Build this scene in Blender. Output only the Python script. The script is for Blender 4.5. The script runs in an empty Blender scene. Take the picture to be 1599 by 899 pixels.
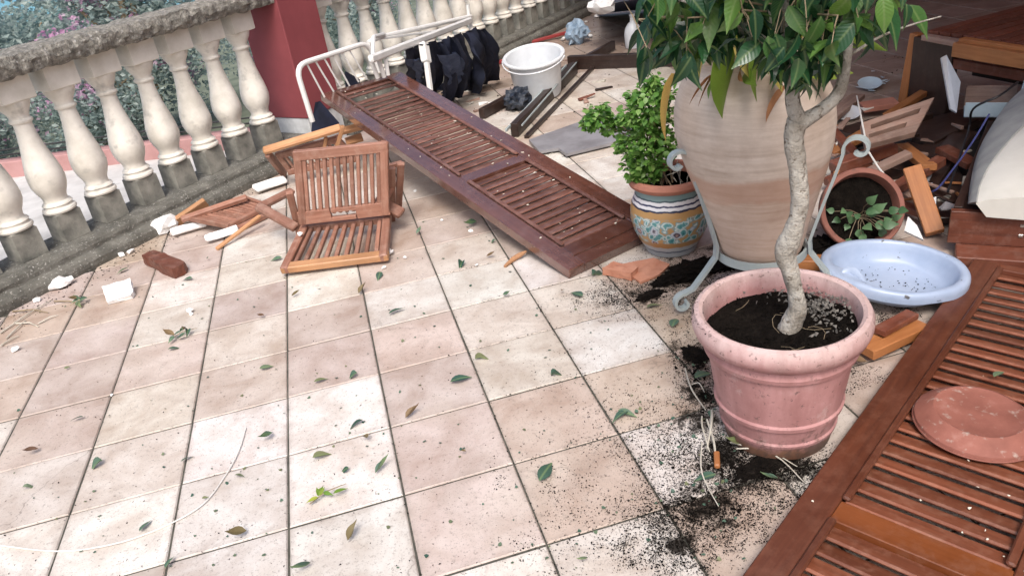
import bpy, math, random
import numpy as np
from mathutils import Vector, Matrix, noise as mnoise
from math import radians, sin, cos, pi

random.seed(7)
rng = np.random.default_rng(7)
sc = bpy.context.scene
col = sc.collection

# ------------------------------------------------------------------ camera
CAM = Vector((0.406, -1.751, 1.528))
FW = Vector((0.1627, 0.8658, -0.4733)).normalized()
RI = Vector((0.9577, -0.2544, -0.1351))
RI = (RI - FW * RI.dot(FW)).normalized()
UP = RI.cross(FW)
FPX, PW, PH = 1210.66, 1599.0, 899.0
cd = bpy.data.cameras.new('camera')
cam = bpy.data.objects.new('camera', cd)
col.objects.link(cam)
cd.sensor_width = 36.0
cd.lens = 36.0 * FPX / PW
cd.clip_start, cd.clip_end = 0.05, 600.0
cam.matrix_world = Matrix(((RI.x, UP.x, -FW.x, CAM.x), (RI.y, UP.y, -FW.y, CAM.y),
                           (RI.z, UP.z, -FW.z, CAM.z), (0, 0, 0, 1)))
sc.camera = cam

# ------------------------------------------------------------------ light
SUN_EL, SUN_AZ = radians(54), radians(-166)      # azimuth from +Y towards +X
w = bpy.data.worlds.new('World')
sc.world = w
w.use_nodes = True
nt = w.node_tree
sky = nt.nodes.new('ShaderNodeTexSky')
sky.sky_type = 'NISHITA'
sky.sun_disc = False
sky.sun_elevation = SUN_EL
sky.sun_rotation = SUN_AZ
sky.air_density = 1.0
sky.dust_density = 5.5
sky.ozone_density = 1.2
bg = nt.nodes['Background']
bg.inputs['Strength'].default_value = 0.13
nt.links.new(sky.outputs[0], bg.inputs['Color'])
sd = bpy.data.lights.new('sun', 'SUN')
sd.energy = 1.4
sd.angle = radians(20)
sd.color = (1.0, 0.985, 0.965)
sun = bpy.data.objects.new('sun', sd)
col.objects.link(sun)
sdir = Vector((sin(SUN_AZ) * cos(SUN_EL), cos(SUN_AZ) * cos(SUN_EL), sin(SUN_EL)))
sun.rotation_euler = (-sdir).to_track_quat('-Z', 'Y').to_euler()
sun.location = (-3, -3, 6)
sc.view_settings.view_transform = 'Standard'
sc.view_settings.look = 'None'
sc.view_settings.gamma = 1.0
sc.view_settings.exposure = 0.70

# ------------------------------------------------------------------ survey helpers
def ray(px, py):
    return FW + RI * ((px - PW / 2) / FPX) - UP * ((py - PH / 2) / FPX)
def P(px, py, z=0.0):
    """where the line of sight of a photo point meets the level z: the real place of a thing of known height"""
    d = ray(px, py)
    return CAM + d * ((z - CAM.z) / d.z)
def V(px, py, q, fwd=0.0):
    """point of a sight line on the upright plane through ground point q"""
    d = ray(px, py)
    h = Vector((q[0] - CAM.x, q[1] - CAM.y, 0)).normalized()
    t = (Vector((q[0] - CAM.x, q[1] - CAM.y, 0)).dot(h) + fwd) / Vector((d.x, d.y, 0)).dot(h)
    return CAM + d * t
def pix(X):
    d = Vector(X) - CAM
    k = d.dot(FW)
    if k < 0.05:
        return None
    return PW / 2 + FPX * d.dot(RI) / k, PH / 2 - FPX * d.dot(UP) / k
A45 = Vector((1, 1, 0)).normalized()
N45 = Vector((1, -1, 0)).normalized()
def SO(s, o, z=0.0):
    return A45 * s + N45 * o + Vector((0, 0, z))

# ------------------------------------------------------------------ materials
def new_mat(name):
    m = bpy.data.materials.new(name)
    m.use_nodes = True
    n = m.node_tree.nodes
    return m, n, m.node_tree.links, n['Principled BSDF']
def noise(n, l, vec, scale, detail=4, rough=0.55, dist=0.0):
    t = n.new('ShaderNodeTexNoise')
    t.inputs['Scale'].default_value = scale
    t.inputs['Detail'].default_value = detail
    t.inputs['Roughness'].default_value = rough
    t.inputs['Distortion'].default_value = dist
    if vec is not None:
        l.new(vec, t.inputs['Vector'])
    return t
def ramp(n, l, fac, stops):
    r = n.new('ShaderNodeValToRGB')
    e = r.color_ramp.elements
    while len(e) < len(stops):
        e.new(0.5)
    for k, (p, c) in enumerate(stops):
        e[k].position = p
        e[k].color = (*c, 1) if len(c) == 3 else c
    l.new(fac, r.inputs[0])
    return r
def mix(n, l, kind, fac, a, b):
    m = n.new('ShaderNodeMix')
    m.data_type = 'RGBA'
    m.blend_type = kind
    for s, v in ((m.inputs['Factor'], fac), (m.inputs['A'], a), (m.inputs['B'], b)):
        if hasattr(v, 'is_linked'):
            l.new(v, s)
        elif isinstance(v, tuple):
            s.default_value = (*v, 1)
        else:
            s.default_value = v
    return m.outputs['Result']
def bump(n, l, bsdf, h, strength=0.3, dist=0.01):
    b = n.new('ShaderNodeBump')
    b.inputs['Strength'].default_value = strength
    b.inputs['Distance'].default_value = dist
    l.new(h, b.inputs['Height'])
    l.new(b.outputs[0], bsdf.inputs['Normal'])
def coord(n, which='Object'):
    return n.new('ShaderNodeTexCoord').outputs[which]
def wpos(n):
    return n.new('ShaderNodeNewGeometry').outputs['Position']

M = {}
def mottled(name, c1, c2, c3=None, scale=6, rough=0.7, bscale=40, bstr=0.2, bdist=0.004, speck=None, world=True, coat=0.0, spec=0.5):
    m, n, l, b = new_mat(name)
    v = wpos(n) if world else coord(n)
    t = noise(n, l, v, scale, 6, 0.6)
    st = [(0.3, c1), (0.62, c2)] + ([(0.8, c3)] if c3 else [])
    c = ramp(n, l, t.outputs[0], st).outputs[0]
    if speck:
        t2 = noise(n, l, v, speck[0], 3, 0.6)
        f = ramp(n, l, t2.outputs[0], [(speck[1], (0, 0, 0)), (speck[1] + speck[2], (1, 1, 1))]).outputs[0]
        c = mix(n, l, 'MIX', f, c, speck[3])
    l.new(c, b.inputs['Base Color'])
    b.inputs['Roughness'].default_value = rough
    b.inputs['Specular IOR Level'].default_value = spec
    if coat:
        b.inputs['Coat Weight'].default_value = coat
        b.inputs['Coat Roughness'].default_value = 0.25
    if bstr:
        t3 = noise(n, l, v, bscale, 5, 0.65)
        bump(n, l, b, t3.outputs[0], bstr, bdist)
    M[name] = m
    return m
def wood(name, dark, light, rough=0.45, grain=1.0, dust=0.0, dustc=(0.4, 0.34, 0.3), coat=0.0, coatr=0.2, spec=0.5):
    """grain follows the length of each piece through the 'gr' attribute stored on it"""
    m, n, l, b = new_mat(name)
    at = n.new('ShaderNodeAttribute')
    at.attribute_name = 'gr'
    mp = n.new('ShaderNodeMapping')
    mp.inputs['Scale'].default_value = (2.2 * grain, 38 * grain, 38 * grain)
    l.new(at.outputs['Vector'], mp.inputs['Vector'])
    t = noise(n, l, mp.outputs[0], 1.6, 6, 0.62, 0.6)
    c = ramp(n, l, t.outputs[0], [(0.28, dark), (0.72, light)]).outputs[0]
    t2 = noise(n, l, wpos(n), 5, 5, 0.6)
    c = mix(n, l, 'MULTIPLY', 0.55, c, ramp(n, l, t2.outputs[0], [(0.3, (0.55, 0.52, 0.5)), (0.7, (1.1, 1.08, 1.05))]).outputs[0])
    oi = n.new('ShaderNodeObjectInfo')
    c = mix(n, l, 'MULTIPLY', 0.8, c, ramp(n, l, oi.outputs['Random'], [(0.0, (0.68, 0.66, 0.64)), (0.5, (1, 1, 1)), (1.0, (1.22, 1.18, 1.15))]).outputs[0])
    if dust:
        t3 = noise(n, l, wpos(n), 22, 7, 0.7)
        geo = n.new('ShaderNodeNewGeometry')
        sep = n.new('ShaderNodeSeparateXYZ')
        l.new(geo.outputs['Normal'], sep.inputs[0])
        f = ramp(n, l, t3.outputs[0], [(0.48, (0, 0, 0)), (0.72, (dust, dust, dust))]).outputs[0]
        c = mix(n, l, 'MIX', f, c, dustc)
    l.new(c, b.inputs['Base Color'])
    r = ramp(n, l, t2.outputs[0], [(0.3, (rough - 0.08,) * 3), (0.7, (rough + 0.15,) * 3)]).outputs[0]
    l.new(r, b.inputs['Roughness'])
    b.inputs['Specular IOR Level'].default_value = spec
    if coat:
        b.inputs['Coat Weight'].default_value = coat
        b.inputs['Coat Roughness'].default_value = coatr
    bump(n, l, b, t.outputs[0], 0.12, 0.002)
    M[name] = m
    return m
def plain(name, c, rough=0.5, metal=0.0, spec=0.5):
    m, n, l, b = new_mat(name)
    t = noise(n, l, wpos(n), 14, 5, 0.6)
    l.new(mix(n, l, 'MULTIPLY', 0.35, c, ramp(n, l, t.outputs[0], [(0.35, (0.7, 0.7, 0.7)), (0.65, (1, 1, 1))]).outputs[0]), b.inputs['Base Color'])
    b.inputs['Roughness'].default_value = rough
    b.inputs['Metallic'].default_value = metal
    b.inputs['Specular IOR Level'].default_value = spec
    M[name] = m
    return m
def leafmat(name, c1, c2, c3, rough=0.35, trans=0.25, spec=0.5, vein=False):
    m, n, l, b = new_mat(name)
    oi = n.new('ShaderNodeObjectInfo')
    at = n.new('ShaderNodeAttribute')
    at.attribute_name = 'tone'
    ad = n.new('ShaderNodeMath')
    ad.operation = 'ADD'
    l.new(oi.outputs['Random'], ad.inputs[0])
    l.new(at.outputs['Fac'], ad.inputs[1])
    fr = n.new('ShaderNodeMath')
    fr.operation = 'FRACT'
    l.new(ad.outputs[0], fr.inputs[0])
    c = ramp(n, l, fr.outputs[0], [(0.0, c1), (0.55, c2), (1.0, c3)]).outputs[0]
    t = noise(n, l, coord(n), 60, 3, 0.5)
    c = mix(n, l, 'MULTIPLY', 0.3, c, ramp(n, l, t.outputs[0], [(0.3, (0.6, 0.6, 0.6)), (0.7, (1.1, 1.1, 1.1))]).outputs[0])
    if vein:
        sp = n.new('ShaderNodeSeparateXYZ'); l.new(coord(n), sp.inputs[0])
        ab = n.new('ShaderNodeMath'); ab.operation = 'ABSOLUTE'; l.new(sp.outputs['X'], ab.inputs[0])
        c = mix(n, l, 'MIX', ramp(n, l, ab.outputs[0], [(0.0006, (0.5, 0.5, 0.5)), (0.0018, (0, 0, 0))]).outputs[0], c, (0.22, 0.30, 0.12))
        wv = n.new('ShaderNodeMath'); wv.operation = 'MULTIPLY_ADD'; l.new(ab.outputs[0], wv.inputs[0]); wv.inputs[1].default_value = -0.8; l.new(sp.outputs['Y'], wv.inputs[2])
        sn = n.new('ShaderNodeMath'); sn.operation = 'SINE'
        ml = n.new('ShaderNodeMath'); ml.operation = 'MULTIPLY'; l.new(wv.outputs[0], ml.inputs[0]); ml.inputs[1].default_value = 700; l.new(ml.outputs[0], sn.inputs[0])
        bump(n, l, b, sn.outputs[0], 0.15, 0.001)
    l.new(c, b.inputs['Base Color'])
    b.inputs['Roughness'].default_value = rough
    b.inputs['Specular IOR Level'].default_value = spec
    if trans:
        tr = n.new('ShaderNodeBsdfTranslucent')
        l.new(c, tr.inputs['Color'])
        mx = n.new('ShaderNodeMixShader')
        mx.inputs[0].default_value = trans
        l.new(b.outputs[0], mx.inputs[1])
        l.new(tr.outputs[0], mx.inputs[2])
        l.new(mx.outputs[0], n['Material Output'].inputs['Surface'])
    M[name] = m
    return m

def tile_mat():
    m, n, l, b = new_mat('tile')
    oi = n.new('ShaderNodeObjectInfo')
    v = wpos(n)
    t = noise(n, l, v, 5.5, 7, 0.62, 0.4)
    f = ramp(n, l, t.outputs[0], [(0.33, (0.70, 0.61, 0.55)), (0.62, (1.08, 1.08, 1.08))]).outputs[0]
    c = mix(n, l, 'MULTIPLY', 0.85, oi.outputs['Color'], f)
    t1 = noise(n, l, v, 2.2, 4, 0.6)
    c = mix(n, l, 'MIX', ramp(n, l, t1.outputs[0], [(0.5, (0, 0, 0)), (0.72, (0.45, 0.45, 0.45))]).outputs[0], c, (0.62, 0.56, 0.49))
    # stains that run across several tiles
    t9 = noise(n, l, v, 3.1, 8, 0.7, 0.8)
    c = mix(n, l, 'MIX', ramp(n, l, t9.outputs[0], [(0.53, (0, 0, 0)), (0.66, (0.42, 0.42, 0.42))]).outputs[0], c, (0.36, 0.29, 0.245))
    # worn pits and ingrained dirt
    t2 = noise(n, l, v, 70, 5, 0.75)
    c = mix(n, l, 'MIX', ramp(n, l, t2.outputs[0], [(0.57, (0, 0, 0)), (0.65, (0.6, 0.6, 0.6))]).outputs[0], c, (0.20, 0.17, 0.145))
    t4 = noise(n, l, v, 210, 3, 0.7)
    c = mix(n, l, 'MIX', ramp(n, l, t4.outputs[0], [(0.58, (0, 0, 0)), (0.66, (0.5, 0.5, 0.5))]).outputs[0], c, (0.18, 0.15, 0.13))
    # hairline cracks in some tiles
    vc = n.new('ShaderNodeTexVoronoi'); vc.feature = 'DISTANCE_TO_EDGE'; vc.inputs['Scale'].default_value = 1.5
    tw_ = noise(n, l, v, 6, 4, 0.6)
    va = n.new('ShaderNodeVectorMath'); va.operation = 'MULTIPLY_ADD'; l.new(tw_.outputs['Color'], va.inputs[0]); va.inputs[1].default_value = (0.25, 0.25, 0); l.new(v, va.inputs[2])
    l.new(va.outputs[0], vc.inputs['Vector'])
    ck = ramp(n, l, vc.outputs['Distance'], [(0.0018, (1, 1, 1)), (0.0040, (0, 0, 0))]).outputs[0]
    pm = noise(n, l, v, 1.1, 2, 0.5)
    ck = mix(n, l, 'MULTIPLY', 1.0, ck, ramp(n, l, pm.outputs[0], [(0.52, (0, 0, 0)), (0.58, (0.6, 0.6, 0.6))]).outputs[0])
    c = mix(n, l, 'MIX', ck, c, (0.12, 0.10, 0.085))
    # grime worked into the glaze towards the joints
    oc = coord(n); sp = n.new('ShaderNodeSeparateXYZ'); l.new(oc, sp.inputs[0])
    mx_ = []
    for ax_ in 'XY':
        ab = n.new('ShaderNodeMath'); ab.operation = 'ABSOLUTE'; l.new(sp.outputs[ax_], ab.inputs[0]); mx_.append(ab.outputs[0])
    mm = n.new('ShaderNodeMath'); mm.operation = 'MAXIMUM'; l.new(mx_[0], mm.inputs[0]); l.new(mx_[1], mm.inputs[1])
    t5 = noise(n, l, v, 16, 6, 0.7)
    pw = n.new('ShaderNodeMath'); pw.operation = 'MULTIPLY_ADD'; l.new(t5.outputs[0], pw.inputs[0]); pw.inputs[1].default_value = 0.09; l.new(mm.outputs[0], pw.inputs[2])
    c = mix(n, l, 'MIX', ramp(n, l, pw.outputs[0], [(0.188, (0, 0, 0)), (0.222, (0.55, 0.55, 0.55))]).outputs[0], c, (0.33, 0.27, 0.23))
    # trodden, wetted potting soil smeared over the tiles where the pots were knocked about
    acc = None
    for (sx_, sy_, sr_) in ((1085, 555, .13), (1095, 612, .11), (1092, 660, .11), (1135, 715, .17), (1095, 795, .13), (1060, 432, .22), (1190, 738, .14), (1060, 850, .08), (1010, 462, .11), (1150, 412, .25), (1250, 735, .13), (1300, 400, .3)):
        q = P(sx_, sy_)
        ds = n.new('ShaderNodeVectorMath'); ds.operation = 'DISTANCE'; l.new(v, ds.inputs[0]); ds.inputs[1].default_value = (q.x, q.y, 0)
        mr = n.new('ShaderNodeMath'); mr.operation = 'MULTIPLY_ADD'; l.new(ds.outputs['Value'], mr.inputs[0]); mr.inputs[1].default_value = -1 / sr_; mr.inputs[2].default_value = 1.0
        if acc is None:
            acc = mr.outputs[0]
        else:
            mq = n.new('ShaderNodeMath'); mq.operation = 'MAXIMUM'; l.new(acc, mq.inputs[0]); l.new(mr.outputs[0], mq.inputs[1]); acc = mq.outputs[0]
    t6 = noise(n, l, v, 13, 9, 0.72, 0.5)
    sm_ = n.new('ShaderNodeMath'); sm_.operation = 'MULTIPLY_ADD'; l.new(acc, sm_.inputs[0]); sm_.inputs[1].default_value = 0.26; l.new(t6.outputs[0], sm_.inputs[2])
    c = mix(n, l, 'MIX', ramp(n, l, sm_.outputs[0], [(0.615, (0, 0, 0)), (0.66, (0.55, 0.55, 0.55)), (0.72, (0.96, 0.96, 0.96))]).outputs[0], c, (0.014, 0.011, 0.009))
    l.new(c, b.inputs['Base Color'])
    l.new(ramp(n, l, sm_.outputs[0], [(0.6, (0.5, 0.5, 0.5)), (0.66, (1, 1, 1))]).outputs[0], b.inputs['Roughness'])
    l.new(ramp(n, l, sm_.outputs[0], [(0.6, (0.5, 0.5, 0.5)), (0.66, (0.1, 0.1, 0.1))]).outputs[0], b.inputs['Specular IOR Level'])
    t3 = noise(n, l, v, 26, 6, 0.7)
    bump(n, l, b, t3.outputs[0], 0.25, 0.003)
    M['tile'] = m
tile_mat()
mottled('grout', (0.035, 0.036, 0.028), (0.10, 0.094, 0.076), (0.26, 0.235, 0.2), 14, 0.95)
mottled('baluster', (0.56, 0.53, 0.465), (0.76, 0.73, 0.665), (0.64, 0.61, 0.55), 9, 0.8, 60, 0.25, 0.003, (11, 0.58, 0.2, (0.36, 0.35, 0.32)))
mottled('baluster_cap', (0.58, 0.55, 0.48), (0.76, 0.73, 0.665), None, 7, 0.8, 60, 0.2, 0.003)
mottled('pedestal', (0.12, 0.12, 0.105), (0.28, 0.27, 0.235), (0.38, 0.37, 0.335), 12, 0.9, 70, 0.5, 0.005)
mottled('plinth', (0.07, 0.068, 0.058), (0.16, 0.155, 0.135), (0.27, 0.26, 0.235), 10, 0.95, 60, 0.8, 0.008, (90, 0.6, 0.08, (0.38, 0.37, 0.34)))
mottled('rail', (0.10, 0.094, 0.08), (0.30, 0.285, 0.25), (0.52, 0.50, 0.46), 34, 0.95, 60, 1.0, 0.02, (48, 0.6, 0.12, (0.5, 0.48, 0.45)))
mottled('red_wall', (0.20, 0.042, 0.05), (0.26, 0.058, 0.066), None, 3, 0.75, 90, 0.15, 0.002)
mottled('white_base', (0.42, 0.44, 0.45), (0.6, 0.62, 0.63), None, 12, 0.85)
mottled('path', (0.42, 0.41, 0.39), (0.58, 0.57, 0.55), (0.3, 0.29, 0.27), 5, 0.85)
mottled('kerb_red', (0.36, 0.19, 0.18), (0.46, 0.26, 0.25), None, 6, 0.8)
mottled('garden', (0.07, 0.09, 0.06), (0.15, 0.17, 0.12), (0.22, 0.21, 0.16), 2, 0.95)
wood('teak', (0.215, 0.095, 0.062), (0.375, 0.195, 0.14), 0.5, 1.0, 0.35, (0.5, 0.36, 0.29))
wood('teak_pale', (0.45, 0.22, 0.10), (0.60, 0.34, 0.18), 0.5)
wood('shutter_gloss', (0.075, 0.030, 0.020), (0.135, 0.055, 0.037), 0.22, 0.6, 0.25, (0.24, 0.16, 0.15), 1.0, 0.12, 0.8)
wood('shutter_slat', (0.10, 0.042, 0.030), (0.21, 0.095, 0.07), 0.35, 0.7, 0.55, (0.32, 0.2, 0.17), 0.3)
wood('shutter_red', (0.085, 0.024, 0.012), (0.16, 0.05, 0.024), 0.45, 0.6, 0.2, (0.30, 0.15, 0.10), 0.15, 0.25)
wood('shutter_red_slat', (0.13, 0.038, 0.018), (0.26, 0.09, 0.048), 0.42, 0.7, 0.5, (0.36, 0.19, 0.13), 0.15)
wood('shutter_orange', (0.20, 0.055, 0.015), (0.32, 0.10, 0.03), 0.4, 0.6, 0.2, (0.34, 0.2, 0.15), 0.2)
wood('plank_orange', (0.30, 0.11, 0.035), (0.46, 0.20, 0.075), 0.5)
wood('plank_red', (0.11, 0.032, 0.018), (0.22, 0.07, 0.04), 0.45, 1.0, 0.3, (0.33, 0.22, 0.18))
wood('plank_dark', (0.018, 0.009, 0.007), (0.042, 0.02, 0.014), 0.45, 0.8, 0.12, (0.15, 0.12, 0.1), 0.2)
wood('plank_grey', (0.24, 0.15, 0.12), (0.38, 0.26, 0.21), 0.7, 1.0, 0.3)
plain('white_paint', (0.78, 0.78, 0.76), 0.35)
plain('white_plastic', (0.68, 0.71, 0.74), 0.3)
plain('pale_blue_plastic', (0.52, 0.66, 0.74), 0.35)
plain('dark_metal', (0.03, 0.03, 0.032), 0.45, 0.3)
plain('grey_iron', (0.36, 0.42, 0.43), 0.5)
plain('screw', (0.6, 0.58, 0.54), 0.3, 0.9)
mottled('plaster', (0.76, 0.76, 0.75), (0.88, 0.88, 0.87), None, 18, 0.9, 50, 0.6, 0.006)
mottled('navy', (0.006, 0.008, 0.018), (0.016, 0.022, 0.05), None, 8, 0.85, 120, 0.3, 0.003)
mottled('pile_darkening_cloth', (0.006, 0.006, 0.007), (0.016, 0.015, 0.016), None, 8, 0.9, 120, 0.4, 0.004)
mottled('denim', (0.025, 0.04, 0.09), (0.06, 0.085, 0.16), None, 14, 0.85, 160, 0.3, 0.003)
mottled('tarp', (0.02, 0.03, 0.07), (0.04, 0.055, 0.11), None, 3, 0.6)
mottled('bag', (0.008, 0.012, 0.02), (0.03, 0.04, 0.06), None, 20, 0.35, 30, 0.8, 0.02)
mottled('blue_cloth', (0.16, 0.25, 0.36), (0.34, 0.44, 0.54), None, 20, 0.9, 40, 0.6, 0.01)
mottled('slate', (0.15, 0.14, 0.145), (0.27, 0.265, 0.28), (0.22, 0.2, 0.19), 5, 0.45, 40, 0.2, 0.003)
mottled('basin', (0.28, 0.36, 0.51), (0.38, 0.46, 0.61), None, 5, 0.35, 30, 0.1, 0.003, (24, 0.67, 0.05, (0.08, 0.08, 0.09)))
mottled('soil', (0.004, 0.003, 0.0025), (0.013, 0.010, 0.008), (0.035, 0.029, 0.023), 40, 1.0, 90, 1.0, 0.02, spec=0.1)
mottled('soil_grey', (0.10, 0.09, 0.08), (0.34, 0.32, 0.29), (0.05, 0.04, 0.035), 60, 0.95, 90, 1.0, 0.02)
mottled('terracotta', (0.33, 0.13, 0.09), (0.44, 0.19, 0.13), (0.5, 0.26, 0.2), 6, 0.75, 60, 0.2, 0.003)
mottled('terracotta_dark', (0.17, 0.065, 0.048), (0.26, 0.105, 0.078), (0.3, 0.14, 0.11), 9, 0.8, 60, 0.3, 0.003, (30, 0.6, 0.1, (0.05, 0.04, 0.035)))
mottled('saucer', (0.20, 0.07, 0.05), (0.28, 0.105, 0.078), (0.37, 0.19, 0.155), 14, 0.75, 60, 0.25, 0.003, (34, 0.60, 0.12, (0.36, 0.27, 0.23)))
mottled('bark', (0.20, 0.175, 0.14), (0.44, 0.42, 0.38), (0.28, 0.2, 0.12), 16, 0.85, 50, 1.0, 0.012, (55, 0.57, 0.1, (0.13, 0.105, 0.08)))
mottled('twig', (0.2, 0.15, 0.09), (0.34, 0.27, 0.18), None, 20, 0.85)
mottled('straw', (0.36, 0.33, 0.27), (0.55, 0.52, 0.45), None, 20, 0.8)
mottled('cushion', (0.58, 0.57, 0.52), (0.67, 0.66, 0.61), None, 6, 0.9, 200, 0.2, 0.002)
mottled('cushion_grey', (0.26, 0.27, 0.27), (0.36, 0.37, 0.36), None, 10, 0.9, 120, 0.3, 0.003)
mottled('brick', (0.42, 0.17, 0.10), (0.54, 0.26, 0.17), None, 20, 0.85)
mottled('shade_blocker', (0.42, 0.16, 0.12), (0.48, 0.2, 0.15), None, 2, 0.85)
plain('cord', (0.7, 0.68, 0.64), 0.7)
plain('blue_cord', (0.05, 0.06, 0.2), 0.5)
plain('black_cord', (0.015, 0.015, 0.018), 0.5)
plain('red_paint', (0.30, 0.04, 0.04), 0.5)
plain('bread', (0.72, 0.68, 0.58), 0.9)
leafmat('ficus_leaf', (0.012, 0.055, 0.026), (0.03, 0.10, 0.036), (0.14, 0.27, 0.05), 0.3, 0.3, 0.6, True)
leafmat('fallen_leaf', (0.035, 0.085, 0.06), (0.09, 0.16, 0.11), (0.16, 0.17, 0.08), 0.5, 0.05, 0.5, True)
leafmat('withered_leaf', (0.16, 0.13, 0.06), (0.22, 0.15, 0.08), (0.13, 0.07, 0.045), 0.7, 0.1)
leafmat('strap_leaf', (0.14, 0.26, 0.04), (0.22, 0.34, 0.05), (0.5, 0.46, 0.08), 0.4, 0.3)
leafmat('yellow_leaf', (0.55, 0.48, 0.12), (0.6, 0.5, 0.16), (0.55, 0.36, 0.1), 0.5, 0.3)
leafmat('dry_leaf', (0.4, 0.17, 0.07), (0.5, 0.27, 0.14), (0.34, 0.14, 0.06), 0.7, 0.2)
leafmat('shrub_leaf', (0.07, 0.19, 0.03), (0.15, 0.32, 0.06), (0.28, 0.44, 0.13), 0.45, 0.35)
leafmat('seedling_leaf', (0.06, 0.14, 0.06), (0.11, 0.22, 0.10), (0.15, 0.27, 0.13), 0.4, 0.3)
leafmat('hazed_garden_leaf', (0.22, 0.30, 0.29), (0.36, 0.46, 0.43), (0.54, 0.62, 0.58), 0.5, 0.55)  # foliage colours paled to stand in for haze over the garden
leafmat('hazed_tree_leaf', (0.14, 0.26, 0.27), (0.26, 0.42, 0.42), (0.46, 0.6, 0.54), 0.5, 0.5)  # tree leaf tones bleached, distance haze painted into the colour
leafmat('flower', (0.55, 0.28, 0.46), (0.62, 0.42, 0.57), (0.68, 0.55, 0.64), 0.6, 0.45)

def pot_pink_mat():
    m, n, l, b = new_mat('pot_pink')
    v = coord(n)
    t = noise(n, l, v, 7, 6, 0.65)
    c = ramp(n, l, t.outputs[0], [(0.3, (0.34, 0.165, 0.16)), (0.6, (0.44, 0.235, 0.23)), (0.8, (0.54, 0.34, 0.33))]).outputs[0]
    s = n.new('ShaderNodeSeparateXYZ')
    l.new(v, s.inputs[0])
    # lime bloom on the rim, brown foot
    t2 = noise(n, l, v, 12, 6, 0.7)
    ad = n.new('ShaderNodeMath'); ad.operation = 'MULTIPLY_ADD'
    l.new(t2.outputs[0], ad.inputs[0]); ad.inputs[1].default_value = 0.09; l.new(s.outputs['Z'], ad.inputs[2])
    c = mix(n, l, 'MIX', ramp(n, l, ad.outputs[0], [(0.395, (0, 0, 0)), (0.45, (0.7, 0.7, 0.7))]).outputs[0], c, (0.62, 0.50, 0.48))
    c = mix(n, l, 'MIX', ramp(n, l, ad.outputs[0], [(0.07, (0.85, 0.85, 0.85)), (0.1, (0, 0, 0))]).outputs[0], c, (0.20, 0.10, 0.05))
    mp = n.new('ShaderNodeMapping'); mp.inputs['Scale'].default_value = (14, 14, 2.5); l.new(v, mp.inputs['Vector'])
    t7 = noise(n, l, mp.outputs[0], 1.5, 6, 0.7)
    c = mix(n, l, 'MULTIPLY', 0.6, c, ramp(n, l, t7.outputs[0], [(0.35, (0.72, 0.66, 0.64)), (0.6, (1.05, 1.05, 1.05))]).outputs[0])
    t8 = noise(n, l, v, 9, 8, 0.75)
    c = mix(n, l, 'MIX', ramp(n, l, t8.outputs[0], [(0.58, (0, 0, 0)), (0.7, (0.55, 0.55, 0.55))]).outputs[0], c, (0.60, 0.50, 0.47))
    # soil splashed and smeared on the foot and the rim
    t10 = noise(n, l, v, 20, 8, 0.75)
    zs = n.new('ShaderNodeMapRange'); l.new(s.outputs['Z'], zs.inputs['Value']); zs.inputs['From Min'].default_value = 0.02; zs.inputs['From Max'].default_value = 0.16; zs.inputs['To Min'].default_value = 0.16; zs.inputs['To Max'].default_value = 0.0
    az = n.new('ShaderNodeMath'); az.operation = 'ADD'; l.new(zs.outputs[0], az.inputs[0]); l.new(t10.outputs[0], az.inputs[1])
    c = mix(n, l, 'MIX', ramp(n, l, az.outputs[0], [(0.6, (0, 0, 0)), (0.7, (0.75, 0.75, 0.75))]).outputs[0], c, (0.11, 0.07, 0.055))
    t3 = noise(n, l, v, 55, 4, 0.7)
    c = mix(n, l, 'MIX', ramp(n, l, t3.outputs[0], [(0.60, (0, 0, 0)), (0.68, (0.7, 0.7, 0.7))]).outputs[0], c, (0.09, 0.06, 0.055))
    l.new(c, b.inputs['Base Color'])
    b.inputs['Roughness'].default_value = 0.6
    bump(n, l, b, t3.outputs[0], 0.15, 0.002)
    M['pot_pink'] = m
pot_pink_mat()
def urn_mat():
    m, n, l, b = new_mat('urn_clay')
    v = coord(n)
    mp = n.new('ShaderNodeMapping'); mp.inputs['Scale'].default_value = (1.6, 1.6, 17)
    l.new(v, mp.inputs['Vector'])
    t = noise(n, l, mp.outputs[0], 2.2, 6, 0.65, 0.3)
    c = ramp(n, l, t.outputs[0], [(0.3, (0.44, 0.36, 0.30)), (0.55, (0.57, 0.49, 0.425)), (0.75, (0.64, 0.57, 0.51))]).outputs[0]
    tb_ = noise(n, l, v, 5, 7, 0.7)
    c = mix(n, l, 'MULTIPLY', 0.7, c, ramp(n, l, tb_.outputs[0], [(0.35, (0.78, 0.72, 0.68)), (0.65, (1.12, 1.12, 1.12))]).outputs[0])
    s = n.new('ShaderNodeSeparateXYZ'); l.new(v, s.inputs[0])
    t2 = noise(n, l, v, 4, 4, 0.6)
    ad = n.new('ShaderNodeMath'); ad.operation = 'MULTIPLY_ADD'
    l.new(t2.outputs[0], ad.inputs[0]); ad.inputs[1].default_value = 0.10; l.new(s.outputs['Z'], ad.inputs[2])
    c = mix(n, l, 'MIX', ramp(n, l, ad.outputs[0], [(0.27, (0.25,) * 3), (0.30, (0.25,) * 3), (0.315, (0.55,) * 3), (0.39, (0.55,) * 3), (0.41, (0, 0, 0))]).outputs[0], c, (0.42, 0.22, 0.14))
    l.new(c, b.inputs['Base Color'])
    b.inputs['Roughness'].default_value = 0.7
    bump(n, l, b, t.outputs[0], 0.25, 0.004)
    M['urn_clay'] = m
urn_mat()
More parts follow.
